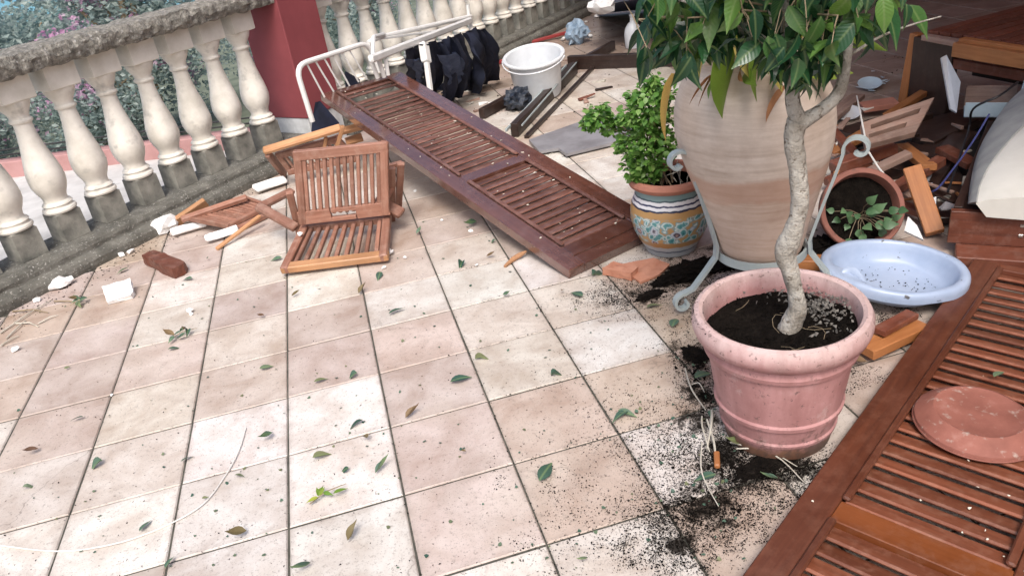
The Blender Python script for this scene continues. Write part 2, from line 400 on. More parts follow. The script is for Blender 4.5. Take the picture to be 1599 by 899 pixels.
def glaze_mat():
    """hand painted floral band: turquoise leaf scrolls, white dabs and ochre ground"""
    m, n, l, b = new_mat('glaze')
    v = coord(n)
    s = n.new('ShaderNodeSeparateXYZ'); l.new(v, s.inputs[0])
    at2 = n.new('ShaderNodeMath'); at2.operation = 'ARCTAN2'
    l.new(s.outputs['Y'], at2.inputs[0]); l.new(s.outputs['X'], at2.inputs[1])
    cb = n.new('ShaderNodeCombineXYZ')
    mu = n.new('ShaderNodeMath'); mu.operation = 'MULTIPLY'; l.new(at2.outputs[0], mu.inputs[0]); mu.inputs[1].default_value = 0.165
    l.new(mu.outputs[0], cb.inputs[0]); l.new(s.outputs['Z'], cb.inputs[1])
    # petals
    vo = n.new('ShaderNodeTexVoronoi'); vo.inputs['Scale'].default_value = 34; vo.inputs['Randomness'].default_value = 0.9
    nz = noise(n, l, cb.outputs[0], 18, 2, 0.5)
    mv = n.new('ShaderNodeVectorMath'); mv.operation = 'MULTIPLY_ADD'
    l.new(nz.outputs['Color'], mv.inputs[0]); mv.inputs[1].default_value = (0.06, 0.06, 0); l.new(cb.outputs[0], mv.inputs[2])
    l.new(mv.outputs[0], vo.inputs['Vector'])
    t = ramp(n, l, vo.outputs['Distance'], [(0.0, (0.02, 0.035, 0.05)), (0.16, (0.05, 0.20, 0.22)), (0.4, (0.12, 0.32, 0.33)), (0.52, (0.62, 0.66, 0.64)), (0.6, (0.16, 0.32, 0.36)), (0.72, (0.45, 0.28, 0.12))]).outputs[0]
    vo2 = n.new('ShaderNodeTexVoronoi'); vo2.inputs['Scale'].default_value = 13; vo2.inputs['Randomness'].default_value = 0.45
    l.new(mv.outputs[0], vo2.inputs['Vector'])
    fl = ramp(n, l, vo2.outputs['Distance'], [(0.0, (0.35, 0.10, 0.08)), (0.1, (0.5, 0.35, 0.3)), (0.17, (0.03, 0.02, 0.05)), (0.24, (0.55, 0.60, 0.66)), (0.3, (0.2, 0.3, 0.42))]).outputs[0]
    ff = ramp(n, l, vo2.outputs['Distance'], [(0.27, (1, 1, 1)), (0.31, (0, 0, 0))]).outputs[0]
    t = mix(n, l, 'MIX', ff, t, fl)
    # horizontal rings by height
    ochre = (0.42, 0.25, 0.10)
    nzz = noise(n, l, cb.outputs[0], 30, 2, 0.5)
    zz = n.new('ShaderNodeMath'); zz.operation = 'MULTIPLY_ADD'
    l.new(nzz.outputs[0], zz.inputs[0]); zz.inputs[1].default_value = 0.012; l.new(s.outputs['Z'], zz.inputs[2])
    band = n.new('ShaderNodeValToRGB'); band.color_ramp.interpolation = 'CONSTANT'
    e = band.color_ramp.elements
    ring = [(0.0, (0.30, 0.32, 0.34)), (0.030, (0.10, 0.12, 0.16)), (0.038, (0.36, 0.38, 0.4)), (0.058, (0.36, 0.2, 0.08)), (0.085, ochre), (0.175, ochre),
            (0.205, (0.02, 0.025, 0.06)), (0.211, (0.66, 0.66, 0.68)), (0.222, (0.03, 0.035, 0.09)), (0.228, (0.66, 0.66, 0.68)), (0.240, (0.06, 0.10, 0.12)), (0.246, (0.20, 0.30, 0.30))]
    while len(e) < len(ring):
        e.new(0.5)
    for k, (p, c) in enumerate(ring):
        e[k].position = p / 0.3
        e[k].color = (*c, 1)
    dv = n.new('ShaderNodeMath'); dv.operation = 'DIVIDE'; l.new(zz.outputs[0], dv.inputs[0]); dv.inputs[1].default_value = 0.342
    l.new(dv.outputs[0], band.inputs[0])
    fm = ramp(n, l, zz.outputs[0], [(0.089, (0, 0, 0)), (0.096, (1, 1, 1)), (0.203, (1, 1, 1)), (0.210, (0, 0, 0))]).outputs[0]
    c = mix(n, l, 'MIX', fm, band.outputs[0], t)
    l.new(c, b.inputs['Base Color'])
    b.inputs['Roughness'].default_value = 0.3
    M['glaze'] = m
glaze_mat()

# ------------------------------------------------------------------ mesh builder
class MB:
    def __init__(s):
        s.v, s.f, s.g, s.sm, s.t = [], [], [], [], []
    def add(s, vs, fs, gs=None, smooth=False, tone=0.0):
        o = len(s.v)
        s.v += [tuple(x) for x in vs]
        s.f += [tuple(i + o for i in f) for f in fs]
        s.g += [tuple(x) for x in (gs if gs is not None else vs)]
        s.sm += [smooth] * len(fs)
        s.t += [tone] * len(vs)
    def bar(s, p0, p1, wd, th, up=(0, 0, 1), ch=0.12, taper=1.0):
        """chamfered bar from p0 to p1, wd wide (across) and th thick (along up)"""
        p0, p1 = Vector(p0), Vector(p1)
        d = (p1 - p0)
        L = d.length
        d.normalize()
        up = Vector(up)
        x = d.cross(up)
        if x.length < 1e-4:
            x = d.cross(Vector((1, 0, 0)))
        x.normalize()
        y = x.cross(d).normalized()
        c = min(wd, th) * ch
        a, b = wd / 2, th / 2
        sec = [(a - c, -b), (a, -b + c), (a, b - c), (a - c, b), (-a + c, b), (-a, b - c), (-a, -b + c), (-a + c, -b)]
        r0 = random.uniform(0, 50)
        vs, gs = [], []
        for q, l, k, sh in ((p0, 0, 1, 0.75), (p0 + d * c, c, 1, 1), (p1 - d * c, L - c, taper, 1), (p1, L, taper, 0.75)):
            for (u, w_) in sec:
                if sh < 1:
                    uu = math.copysign(max(abs(u) - c, 0), u); ww = math.copysign(max(abs(w_) - c, 0), w_)
                else:
                    uu, ww = u, w_
                vs.append(q + x * uu * k + y * ww * k)
                gs.append((l + r0, u + r0, w_))
        fs = []
        for k in range(3):
            for i in range(8):
                j = (i + 1) % 8
                fs.append((k * 8 + i, k * 8 + j, k * 8 + 8 + j, k * 8 + 8 + i))
        fs.append(tuple(range(7, -1, -1)))
        fs.append(tuple(range(24, 32)))
        s.add(vs, fs, gs)
        return s
    def box(s, c, hx, hy, hz, ax=None, ay=None, ch=0.08):
        c = Vector(c)
        ax = Vector(ax or (1, 0, 0)).normalized()
        ay = Vector(ay or (0, 1, 0)).normalized()
        az = ax.cross(ay)
        return s.bar(c - ax * hx, c + ax * hx, hy * 2, hz * 2, az, ch)
    def tube(s, pts, rad, seg=8, cap=True, flat=1.0):
        pts = [Vector(p) for p in pts]
        n = len(pts)
        rad = rad if isinstance(rad, (list, tuple)) else [rad] * n
        T = [(pts[min(i + 1, n - 1)] - pts[max(i - 1, 0)]).normalized() for i in range(n)]
        x = T[0].orthogonal().normalized()
        vs, gs = [], []
        L = 0
        r0 = random.uniform(0, 50)
        for i in range(n):
            if i:
                L += (pts[i] - pts[i - 1]).length
            x = (x - T[i] * x.dot(T[i])).normalized()
            y = T[i].cross(x)
            for k in range(seg):
                a = 2 * pi * k / seg
                vs.append(pts[i] + (x * cos(a) + y * sin(a) * flat) * rad[i])
                gs.append((L + r0, cos(a) * rad[i], sin(a) * rad[i]))
        fs = [(i * seg + k, i * seg + (k + 1) % seg, (i + 1) * seg + (k + 1) % seg, (i + 1) * seg + k) for i in range(n - 1) for k in range(seg)]
        if cap:
            fs += [tuple(range(seg - 1, -1, -1)), tuple(range((n - 1) * seg, n * seg))]
        s.add(vs, fs, gs, True)
        return s
    def strip(s, pts, ax, wd, th):
        """flat band of width wd (along ax) and thickness th swept along pts"""
        pts = [Vector(p) for p in pts]
        ax = Vector(ax).normalized()
        vs = []
        n = len(pts)
        for i in range(n):
            t = (pts[min(i + 1, n - 1)] - pts[max(i - 1, 0)]).normalized()
            nn = t.cross(ax).normalized()
            for (u, w_) in ((-1, -1), (1, -1), (1, 1), (-1, 1)):
                vs.append(pts[i] + ax * u * wd / 2 + nn * w_ * th / 2)
        fs = [(i * 4 + k, i * 4 + (k + 1) % 4, i * 4 + 4 + (k + 1) % 4, i * 4 + 4 + k) for i in range(n - 1) for k in range(4)]
        fs += [(3, 2, 1, 0), tuple((n - 1) * 4 + k for k in range(4))]
        s.add(vs, fs)
        return s
    def lathe(s, prof, o=(0, 0, 0), seg=40, axis=None, sx=1.0, sy=1.0, wob=None):
        o = Vector(o)
        q = Vector(axis or (0, 0, 1)).normalized().to_track_quat('Z', 'Y').to_matrix() if axis else Matrix.Identity(3)
        vs = []
        for (r, z) in prof:
            for k in range(seg):
                a = 2 * pi * k / seg
                rr = r * (1 + (wob(a, z) if wob else 0))
                vs.append(o + q @ Vector((rr * cos(a) * sx, rr * sin(a) * sy, z)))
        m = len(prof)
        fs = [(i * seg + k, i * seg + (k + 1) % seg, (i + 1) * seg + (k + 1) % seg, (i + 1) * seg + k) for i in range(m - 1) for k in range(seg)]
        if prof[0][0] > 1e-6:
            fs.append(tuple(range(seg - 1, -1, -1)))
        if prof[-1][0] > 1e-6:
            fs.append(tuple((m - 1) * seg + k for k in range(seg)))
        s.add(vs, fs, None, True)
        return s
    def prism(s, poly, th, nrm=None):
        """a slab: polygon (top face) given thickness th below"""
        poly = [Vector(p) for p in poly]
        nn = Vector(nrm) if nrm else (poly[1] - poly[0]).cross(poly[2] - poly[0])
        nn.normalize()
        if nn.z < 0:
            nn = -nn
            poly = poly[::-1]
        n = len(poly)
        vs = poly + [p - nn * th for p in poly]
        fs = [tuple(range(n)), tuple(range(2 * n - 1, n - 1, -1))] + [(k, k + n, (k + 1) % n + n, (k + 1) % n) for k in range(n)]
        s.add(vs, fs)
        return s
    def mesh(s, name, off=(0, 0, 0), sharp=35):
        off = Vector(off)
        me = bpy.data.meshes.new(name)
        me.from_pydata([Vector(v) - off for v in s.v], [], s.f)
        me.polygons.foreach_set('use_smooth', s.sm)
        a = me.attributes.new('gr', 'FLOAT_VECTOR', 'POINT')
        a.data.foreach_set('vector', [x for g in s.g for x in g])
        if any(s.t):
            b = me.attributes.new('tone', 'FLOAT', 'POINT')
            b.data.foreach_set('value', s.t)
        me.validate()
        me.update()
        if any(s.sm):
            me.set_sharp_from_angle(angle=radians(sharp))
        return me
    def build(s, name, mat, parent=None, sharp=35):
        off = origin(parent) if parent else Vector((0, 0, 0))
        me = s.mesh(name, off, sharp)
        return put(name, me, mat, parent)

def origin(o):
    p = Vector((0, 0, 0))
    while o:
        p += o.location
        o = o.parent
    return p
def put(name, me, mat, parent=None, mw=None):
    if mat and not me.materials:
        me.materials.append(M[mat] if isinstance(mat, str) else mat)
    ob = bpy.data.objects.new(name, me)
    col.objects.link(ob)
    if parent:
        ob.parent = parent
    if mw is not None:
        off = origin(parent) if parent else Vector((0, 0, 0))
        ob.matrix_basis = Matrix.Translation(-off) @ mw
    return ob
def tag(o, label=None, cat=None, group=None, kind=None):
    for k, v in (('label', label), ('category', cat), ('group', group), ('kind', kind)):
        if v:
            o[k] = v
    return o
def thing(name, loc, label, cat, group=None):
    o = bpy.data.objects.new(name, None)
    col.objects.link(o)
    o.location = loc
    o.empty_display_size = 0.1
    return tag(o, label, cat, group)
def solo(name, mb, mat, label, cat, group=None, sharp=35):
    """a thing that is one mesh, its origin at its base"""
    c = Vector((sum(v[0] for v in mb.v), sum(v[1] for v in mb.v), 0)) / max(1, len(mb.v))
    c.z = min(v[2] for v in mb.v)
    me = mb.mesh(name, c, sharp)
    ob = put(name, me, mat)
    ob.location = c
    return tag(ob, label, cat, group)
def frame_mat(o, x, y, z):
    x, y, z = Vector(x), Vector(y), Vector(z)
    return Matrix(((x.x, y.x, z.x, o[0]), (x.y, y.y, z.y, o[1]), (x.z, y.z, z.z, o[2]), (0, 0, 0, 1)))
def scroll(c, r0, r1, a0, a1, ex, ey, n=22):
    c = Vector(c)
    return [c + Vector(ex) * cos(a0 + (a1 - a0) * k / n) * (r0 + (r1 - r0) * k / n) + Vector(ey) * sin(a0 + (a1 - a0) * k / n) * (r0 + (r1 - r0) * k / n) for k in range(n + 1)]
def smooth(pts, rad, n=5):
    out, ro = [], []
    for i in range(len(pts) - 1):
        p0, p1, p2, p3 = pts[max(i - 1, 0)], pts[i], pts[i + 1], pts[min(i + 2, len(pts) - 1)]
        for k in range(n):
            t = k / n
            out.append(0.5 * ((2 * p1) + (p2 - p0) * t + (2 * p0 - 5 * p1 + 4 * p2 - p3) * t * t + (3 * p1 - p0 - 3 * p2 + p3) * t ** 3))
            ro.append(rad[i] + (rad[i + 1] - rad[i]) * t)
    return out + [pts[-1]], ro + [rad[-1]]
def roughen(mb, amp=0.004, fr=40, cuts=4, seed=0.0):
    """break up the faces and edges of a block"""
    import bmesh
    bm = bmesh.new()
    vv = [bm.verts.new(v) for v in mb.v]
    for f in mb.f:
        try:
            bm.faces.new([vv[i] for i in f])
        except ValueError:
            pass
    bmesh.ops.triangulate(bm, faces=bm.faces[:])
    bmesh.ops.subdivide_edges(bm, edges=bm.edges[:], cuts=cuts, use_grid_fill=True)
    bm.verts.ensure_lookup_table()
    bm.normal_update()
    out = MB()
    vs = [v.co + v.normal * (amp * (mnoise.noise(v.co * fr + Vector((seed, 0, 0))) + .6 * mnoise.noise(v.co * fr * 3)) - amp * .3) for v in bm.verts]
    out.add([(v.x, v.y, max(v.z, .001)) for v in vs], [[v.index for v in f.verts] for f in bm.faces], None, False)
    bm.free()
    return out
def lump(mb, c, rx, ry, rz, amp=0.35, fr=9.0, sub=2, rot=0.0, seed=0):
    """an irregular crumpled or broken lump"""
    import bmesh
    bm = bmesh.new()
    bmesh.ops.create_icosphere(bm, subdivisions=sub, radius=1)
    vs = []
    for v in bm.verts:
        d = v.co.normalized()
        k = 1 + amp * mnoise.noise(d * fr * 0.25 + Vector((seed, seed * 2.3, 0))) + amp * 0.5 * mnoise.noise(d * fr * 0.6 + Vector((0, seed, 5)))
        p = d * k
        x, y = p.x * rx, p.y * ry
        vs.append((c[0] + x * cos(rot) - y * sin(rot), c[1] + x * sin(rot) + y * cos(rot), max(c[2] - rz * 0.98, c[2] + p.z * rz)))
    fs = [[v.index for v in f.verts] for f in bm.faces]
    bm.free()
    mb.add(vs, fs, None, False)
    return mb

# ================================================================== FLOOR
TS = 0.33
fl = MB()
fl.add([SO(-7, -2.42, -0.005), SO(-7, 10, -0.005), SO(14, 10, -0.005), SO(14, -2.42, -0.005)], [(0, 1, 2, 3)])
floor = fl.build('terrace_floor', 'grout')
tag(floor, kind='structure')
W_, C_, P_, T_ = (0.65, 0.625, 0.585), (0.58, 0.535, 0.48), (0.505, 0.43, 0.39), (0.485, 0.40, 0.335)
B_ = (0.33, 0.255, 0.21)      # darker brown tiles at the far and right-hand end
KNOWN = {(0, 0): W_, (0, 1): W_, (-1, 1): W_, (-1, 0): W_, (1, 0): P_, (1, -1): P_, (2, 0): T_, (2, -1): T_, (2, 1): C_, (1, 1): P_,
         (1, 2): P_, (2, 2): C_, (3, 1): W_, (3, 0): T_, (0, 2): P_, (0, 3): P_, (0, 4): W_, (-1, 2): P_, (-1, 3): C_, (1, 3): W_,
         (3, -1): W_, (3, -2): T_, (4, -2): W_, (2, -2): W_, (1, -2): W_, (0, -1): W_, (-1, -1): W_, (-2, 0): W_, (-2, 1): C_, (-3, 1): C_,
         (-2, -1): W_, (-3, 0): W_, (-2, 2): C_, (-3, 2): P_, (1, 4): P_, (1, 5): T_, (2, 4): C_, (2, 3): W_, (2, 5): P_, (3, 2): C_, (4, 1): T_, (4, 2): T_,
         (-1, 4): P_, (-1, 5): C_, (-2, 3): P_, (-2, 4): C_, (4, 0): T_, (5, 5): W_, (5, 6): W_, (4, 6): W_, (6, 5): W_, (6, 6): W_, (1, 6): T_, (2, 6): T_}
h, ch = TS / 2 - 0.0030, 0.0035
tm = MB()
tm.add([(-h, -h, -0.012), (h, -h, -0.012), (h, h, -0.012), (-h, h, -0.012), (-h, -h, -ch), (h, -h, -ch), (h, h, -ch), (-h, h, -ch),
        (-h + ch, -h + ch, 0), (h - ch, -h + ch, 0), (h - ch, h - ch, 0), (-h + ch, h - ch, 0)],
       [(0, 1, 5, 4), (1, 2, 6, 5), (2, 3, 7, 6), (3, 0, 4, 7), (4, 5, 9, 8), (5, 6, 10, 9), (6, 7, 11, 10), (7, 4, 8, 11), (8, 9, 10, 11)])
tile_me = tm.mesh('tile')
tile_me.materials.append(M['tile'])
cells = []
for i in range(-12, 36):
    for j in range(-12, 42):
        c = Vector(((i + 0.5) * TS, (j + 0.5) * TS, 0))
        o, s_ = c.dot(N45), c.dot(A45)
        if o < -2.52 or o > 6.5 or s_ > 9.6:
            continue
        q = [pix(c + Vector((a * TS / 2, b * TS / 2, 0))) for a, b in ((-1, -1), (1, -1), (1, 1), (-1, 1))]
        area = 0
        if all(q):
            ctr = pix(c)
            if -80 < ctr[0] < PW + 80 and -40 < ctr[1] < PH + 80:
                area = abs(sum(q[k][0] * q[(k + 1) % 4][1] - q[(k + 1) % 4][0] * q[k][1] for k in range(4))) / 2
        cells.append((area, i, j, c))
cells.sort(key=lambda t: -t[0])
far = {}
for k, (area, i, j, c) in enumerate(cells):
    if area > 0 and k < 300:
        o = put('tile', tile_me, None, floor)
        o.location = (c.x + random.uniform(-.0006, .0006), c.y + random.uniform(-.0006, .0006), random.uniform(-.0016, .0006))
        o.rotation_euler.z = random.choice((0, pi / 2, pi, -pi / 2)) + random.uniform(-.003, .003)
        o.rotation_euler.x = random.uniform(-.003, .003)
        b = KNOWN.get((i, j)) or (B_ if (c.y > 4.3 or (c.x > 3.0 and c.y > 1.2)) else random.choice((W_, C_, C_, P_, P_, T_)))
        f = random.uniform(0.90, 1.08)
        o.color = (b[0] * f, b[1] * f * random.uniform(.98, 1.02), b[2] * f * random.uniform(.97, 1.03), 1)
    else:
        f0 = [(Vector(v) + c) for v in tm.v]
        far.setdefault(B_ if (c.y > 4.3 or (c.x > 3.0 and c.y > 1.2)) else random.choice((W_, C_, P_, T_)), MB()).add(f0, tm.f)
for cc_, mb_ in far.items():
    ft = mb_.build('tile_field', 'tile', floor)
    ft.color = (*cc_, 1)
    tag(ft, kind='stuff')

# ================================================================== BALUSTRADES
S0, DS = 1.02, 0.2415
def extrude_so(prof, s0, s1, n, jag=0.0, seed=0):
    mb = MB()
    m = len(prof)
    vs = []
    for k in range(n + 1):
        s_ = s0 + (s1 - s0) * k / n
        for (o, z) in prof:
            p = SO(s_, o, z)
            if jag:
                p += N45 * (jag * mnoise.noise(Vector((s_ * 24, o * 30 + seed, z * 30)))) + Vector((0, 0, jag * 0.8 * mnoise.noise(Vector((s_ * 28, o * 30, z * 30 + seed + 9)))))
            vs.append(p)
    fs = [(k * m + i, k * m + (i + 1) % m, (k + 1) * m + (i + 1) % m, (k + 1) * m + i) for k in range(n) for i in range(m)]
    fs += [tuple(range(m)), tuple(n * m + i for i in range(m - 1, -1, -1))]
    mb.add(vs, [f[::-1] for f in fs], None, False)
    return mb
PLINTH = [(-2.36, -0.02), (-2.352, 0.02), (-2.353, 0.045), (-2.362, 0.062), (-2.378, 0.074), (-2.392, 0.078), (-2.395, 0.085), (-2.394, 0.105), (-2.402, 0.122), (-2.42, 0.13), (-2.70, 0.13), (-2.70, -0.02)]
RAIL = [(-2.455, 0.977), (-2.43, 0.985), (-2.418, 1.0), (-2.413, 1.02), (-2.412, 1.04), (-2.418, 1.06), (-2.43, 1.076), (-2.45, 1.084), (-2.55, 1.09), (-2.66, 1.084), (-2.69, 1.07), (-2.70, 1.03), (-2.69, 0.985), (-2.665, 0.977)]
def tilt_box(hw, z0, z1, c, tw=1.0):
    mb = MB()
    vs = []
    for (k, z) in ((1 - c / hw, z0), (1, z0 + c), (tw, z1 - c), (tw - c / hw, z1)):
        for a, b in ((-1, -1), (1, -1), (1, 1), (-1, 1)):
            vs.append((a * hw * k, b * hw * k, z))
    fs = [(r * 4 + i, r * 4 + (i + 1) % 4, r * 4 + 4 + (i + 1) % 4, r * 4 + 4 + i) for r in range(3) for i in range(4)]
    fs += [(3, 2, 1, 0), (12, 13, 14, 15)]
    mb.add(vs, fs)
    return mb
body = MB().lathe([(0.06, 0.279), (0.075, 0.283), (0.079, 0.292), (0.076, 0.302), (0.066, 0.308), (0.064, 0.316), (0.070, 0.322), (0.066, 0.330), (0.056, 0.338),
                   (0.054, 0.350), (0.058, 0.370), (0.070, 0.395), (0.080, 0.425), (0.0835, 0.455), (0.081, 0.49), (0.073, 0.535), (0.062, 0.585), (0.052, 0.635), (0.044, 0.69), (0.0405, 0.735),
                   (0.041, 0.748), (0.048, 0.753), (0.052, 0.760), (0.051, 0.768), (0.045, 0.774), (0.044, 0.785), (0.050, 0.800), (0.064, 0.825), (0.071, 0.845), (0.074, 0.862)], seg=28)
body_mes = []
for vv in range(5):
    b2 = MB()
    vs = []
    for q in body.v:
        q = Vector(q)
        rr = Vector((q.x, q.y, 0))
        k = 1 + 0.035 * mnoise.noise(q * 14 + Vector((vv * 7, 0, 0))) - 0.10 * max(0, mnoise.noise(q * 24 + Vector((0, vv * 5, 3))) - 0.45)
        k *= 1.07
        vs.append((rr.x * k, rr.y * k, q.z + 0.003 * mnoise.noise(q * 10 + Vector((vv, 1, 1)))))
    b2.add(vs, body.f, None, True)
    me = b2.mesh('baluster', sharp=40)
    me.materials.append(M['baluster'])
    body_mes.append(me)
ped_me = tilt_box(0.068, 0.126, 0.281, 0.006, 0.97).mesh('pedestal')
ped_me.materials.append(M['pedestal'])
cap_me = tilt_box(0.084, 0.858, 0.982, 0.006, 1.0).mesh('capital')
cap_me.materials.append(M['baluster_cap'])
def balustrade(ks, s0, s1, label):
    b = thing('balustrade', SO((s0 + s1) / 2, -2.575, 0), label, 'balustrade')
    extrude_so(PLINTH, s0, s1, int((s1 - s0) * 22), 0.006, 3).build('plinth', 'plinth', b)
    extrude_so(RAIL, s0, s1, int((s1 - s0) * 75), 0.016, 8).build('handrail', 'rail', b)
    for k in ks:
        p = SO(S0 + DS * k, -2.578)
        mw = Matrix.Translation(p) @ Matrix.Rotation(pi / 4 + random.uniform(-.02, .02), 4, 'Z')
        bo = put('baluster', random.choice(body_mes), None, b, mw)
        for nm, me in (('pedestal', ped_me), ('capital', cap_me)):
            o = put(nm, me, None, bo)
            o.rotation_euler.z = random.uniform(-.01, .01)
balustrade(range(-7, 7), -1.0, 2.69, 'weathered stone balustrade with bulging balusters left of the red pillar')
balustrade(range(9, 27), 3.04, 7.6, 'stone balustrade running back behind the white metal frame, right of red pillar')
pl = thing('pillar', SO(2.865, -2.58, 0), 'square dark red painted pillar with pale base between the balustrades', 'pillar')
def so_box(mb, s0, s1, o0, o1, z0, z1, ch=0.03):
    c = SO((s0 + s1) / 2, (o0 + o1) / 2, (z0 + z1) / 2)
    return mb.box(c, abs(s1 - s0) / 2, abs(o1 - o0) / 2, (z1 - z0) / 2, A45, -N45, ch)
so_box(MB(), 2.693, 3.037, -2.40, -2.76, 0.235, 2.7, 0.015).build('shaft', 'red_wall', pl)
so_box(MB(), 2.70, 3.03, -2.408, -2.75, -0.01, 0.234, 0.02).build('base', 'white_base', pl)

# unseen roof and wall, added to keep daylight off the right-hand pile
ro = MB().bar((4.5, -5.0, 2.72), (4.5, 9.0, 2.72), 4.0, 0.16, (0, 0, 1), 0.05)
tag(ro.build('added_shade_roof', 'shade_blocker'), kind='structure')
hw = MB().bar((6.6, -5.0, 1.35), (6.6, 9.0, 1.35), 0.25, 2.72, (0, 0, 1), 0.02)
tag(hw.build('added_shade_wall', 'shade_blocker'), kind='structure')
# ================================================================== BEYOND THE BALUSTRADE
g = MB()
NX, NY = 50, 50
def gz(x, y):
    s_, o = (x + y) * 0.7071, (x - y) * 0.7071
    d = max(0.0, -o - 3.4)
    return -0.22 - 0.09 * d + 0.25 * mnoise.noise(Vector((x * 0.2, y * 0.2, 0))) - (0.0 if d > 0 else 0.0)
vs, fs = [], []
for i in range(NX + 1):
    for j in range(NY + 1):
        s_ = -45 + 115 * i / NX
        o = -2.72 - 48 * (j / NY) ** 1.6
        p = SO(s_, o)
        vs.append((p.x, p.y, gz(p.x, p.y)))
for i in range(NX):
    for j in range(NY):
        a = i * (NY + 1) + j
        fs.append((a, a + NY + 1, a + NY + 2, a + 1))
g.add(vs, [f[::-1] for f in fs], None, True)
tag(g.build('garden_ground', 'garden'), kind='structure')
wa = MB()
wa.add([SO(-140, -24, -3.0), SO(190, -24, -3.0), SO(190, -190, -3.0), SO(-140, -190, -3.0)], [(3, 2, 1, 0)])
m, n, l, b = new_mat('water')
t = noise(n, l, wpos(n), 0.05, 5, 0.6)
l.new(ramp(n, l, t.outputs[0], [(0.35, (0.10, 0.30, 0.38)), (0.65, (0.20, 0.44, 0.50))]).outputs[0], b.inputs['Base Color'])
b.inputs['Roughness'].default_value = 0.35
t = noise(n, l, wpos(n), 1.6, 5, 0.6)
bump(n, l, b, t.outputs[0], 0.6, 0.15)
M['water'] = m
tag(wa.build('water', 'water'), kind='structure')
KD = Vector((1.33, -0.39, 0)).normalized()
KN = Vector((0.39, 1.33, 0)).normalized()
k0 = Vector((-0.67, 4.24, 0))
pa = MB()
pa.prism([SO(-5, -2.69, -0.012), SO(3.2, -2.69, -0.012), k0 + KD * 1.0 + Vector((0, 0, -0.012)), k0 - KD * 8 + Vector((0, 0, -0.012))], 0.6, (0, 0, 1))
tag(pa.build('garden_path', 'path'), kind='structure')
kw = MB().bar(k0 - KD * 8 + KN * 0.06 + Vector((0, 0, -0.2)), k0 + KD * 1.0 + KN * 0.06 + Vector((0, 0, -0.2)), 0.12, 0.62, (0, 0, 1), 0.05)
solo('low_wall', kw, 'kerb_red', 'low pinkish red kerb wall beyond the white path outside the balustrade', 'wall')
fe = thing('metal_fence', k0 + KN * 0.06 + Vector((0, 0, 0.11)), 'thin dark metal rails along the top of the low red wall', 'fence')
for z in (0.15, 0.19):
    MB().tube([k0 - KD * 8 + KN * 0.06 + Vector((0, 0, z)), k0 + KD * 0.9 + KN * 0.06 + Vector((0, 0, z))], 0.007, 6).build('rail', 'dark_metal', fe)
for k in range(8):
    q = k0 - KD * (8 - k * 1.25) + KN * 0.06
    MB().tube([q + Vector((0, 0, 0.1)), q + Vector((0, 0, 0.21))], 0.008, 6).build('post', 'dark_metal', fe)

def leaf_cloud(mb, centres, n, size, flat=0.25, seed=0):
    """n small pointed leaves spread through the clumps (x, y, z, rx, ry, rz)"""
    R = np.random.default_rng(seed)
    wts = np.array([c[3] * c[4] * c[5] for c in centres]) ** (2 / 3)
    idx = R.choice(len(centres), n, p=wts / wts.sum())
    C = np.array(centres)[idx]
    d = R.normal(size=(n, 3))
    d /= np.linalg.norm(d, axis=1)[:, None]
    r = R.random(n) ** 0.45
    p = C[:, :3] + d * r[:, None] * C[:, 3:6]
    a = R.normal(size=(n, 3)); a[:, 2] *= 0.5
    a /= np.linalg.norm(a, axis=1)[:, None]
    b = np.cross(a, R.normal(size=(n, 3)))
    b /= np.linalg.norm(b, axis=1)[:, None]
    L = size * R.uniform(0.6, 1.3, n)[:, None]
    nn = np.cross(a, b)
    q = np.stack([p - a * L * 0.5, p + b * L * 0.3 + nn * L * flat * 0.4, p + a * L * 0.5, p - b * L * 0.3 + nn * L * flat * 0.4], 1)
    o = len(mb.v)
    mb.v += [tuple(x) for x in q.reshape(-1, 3)]
    mb.g += [tuple(x) for x in q.reshape(-1, 3)]
    mb.t += list(np.repeat(R.random(n) * 0.999 + 0.001, 4))
    for k in range(n):
        z = o + k * 4
        mb.f += [(z, z + 1, z + 2), (z, z + 2, z + 3)]
    mb.sm += [False] * (2 * n)
    return mb
def clumps(c, R_, n, seed, rmin=0.3, rmax=0.5):
    r = random.Random(seed)
    out = []
    for k in range(n):
        d = Vector((r.gauss(0, 1), r.gauss(0, 1), r.gauss(0, 1))).normalized() * (r.random() ** 0.5)
        s_ = r.uniform(rmin, rmax)
        out.append((c[0] + d.x * R_[0] * 0.8, c[1] + d.y * R_[1] * 0.8, c[2] + d.z * R_[2] * 0.8, R_[0] * s_, R_[1] * s_, R_[2] * s_))
    return out
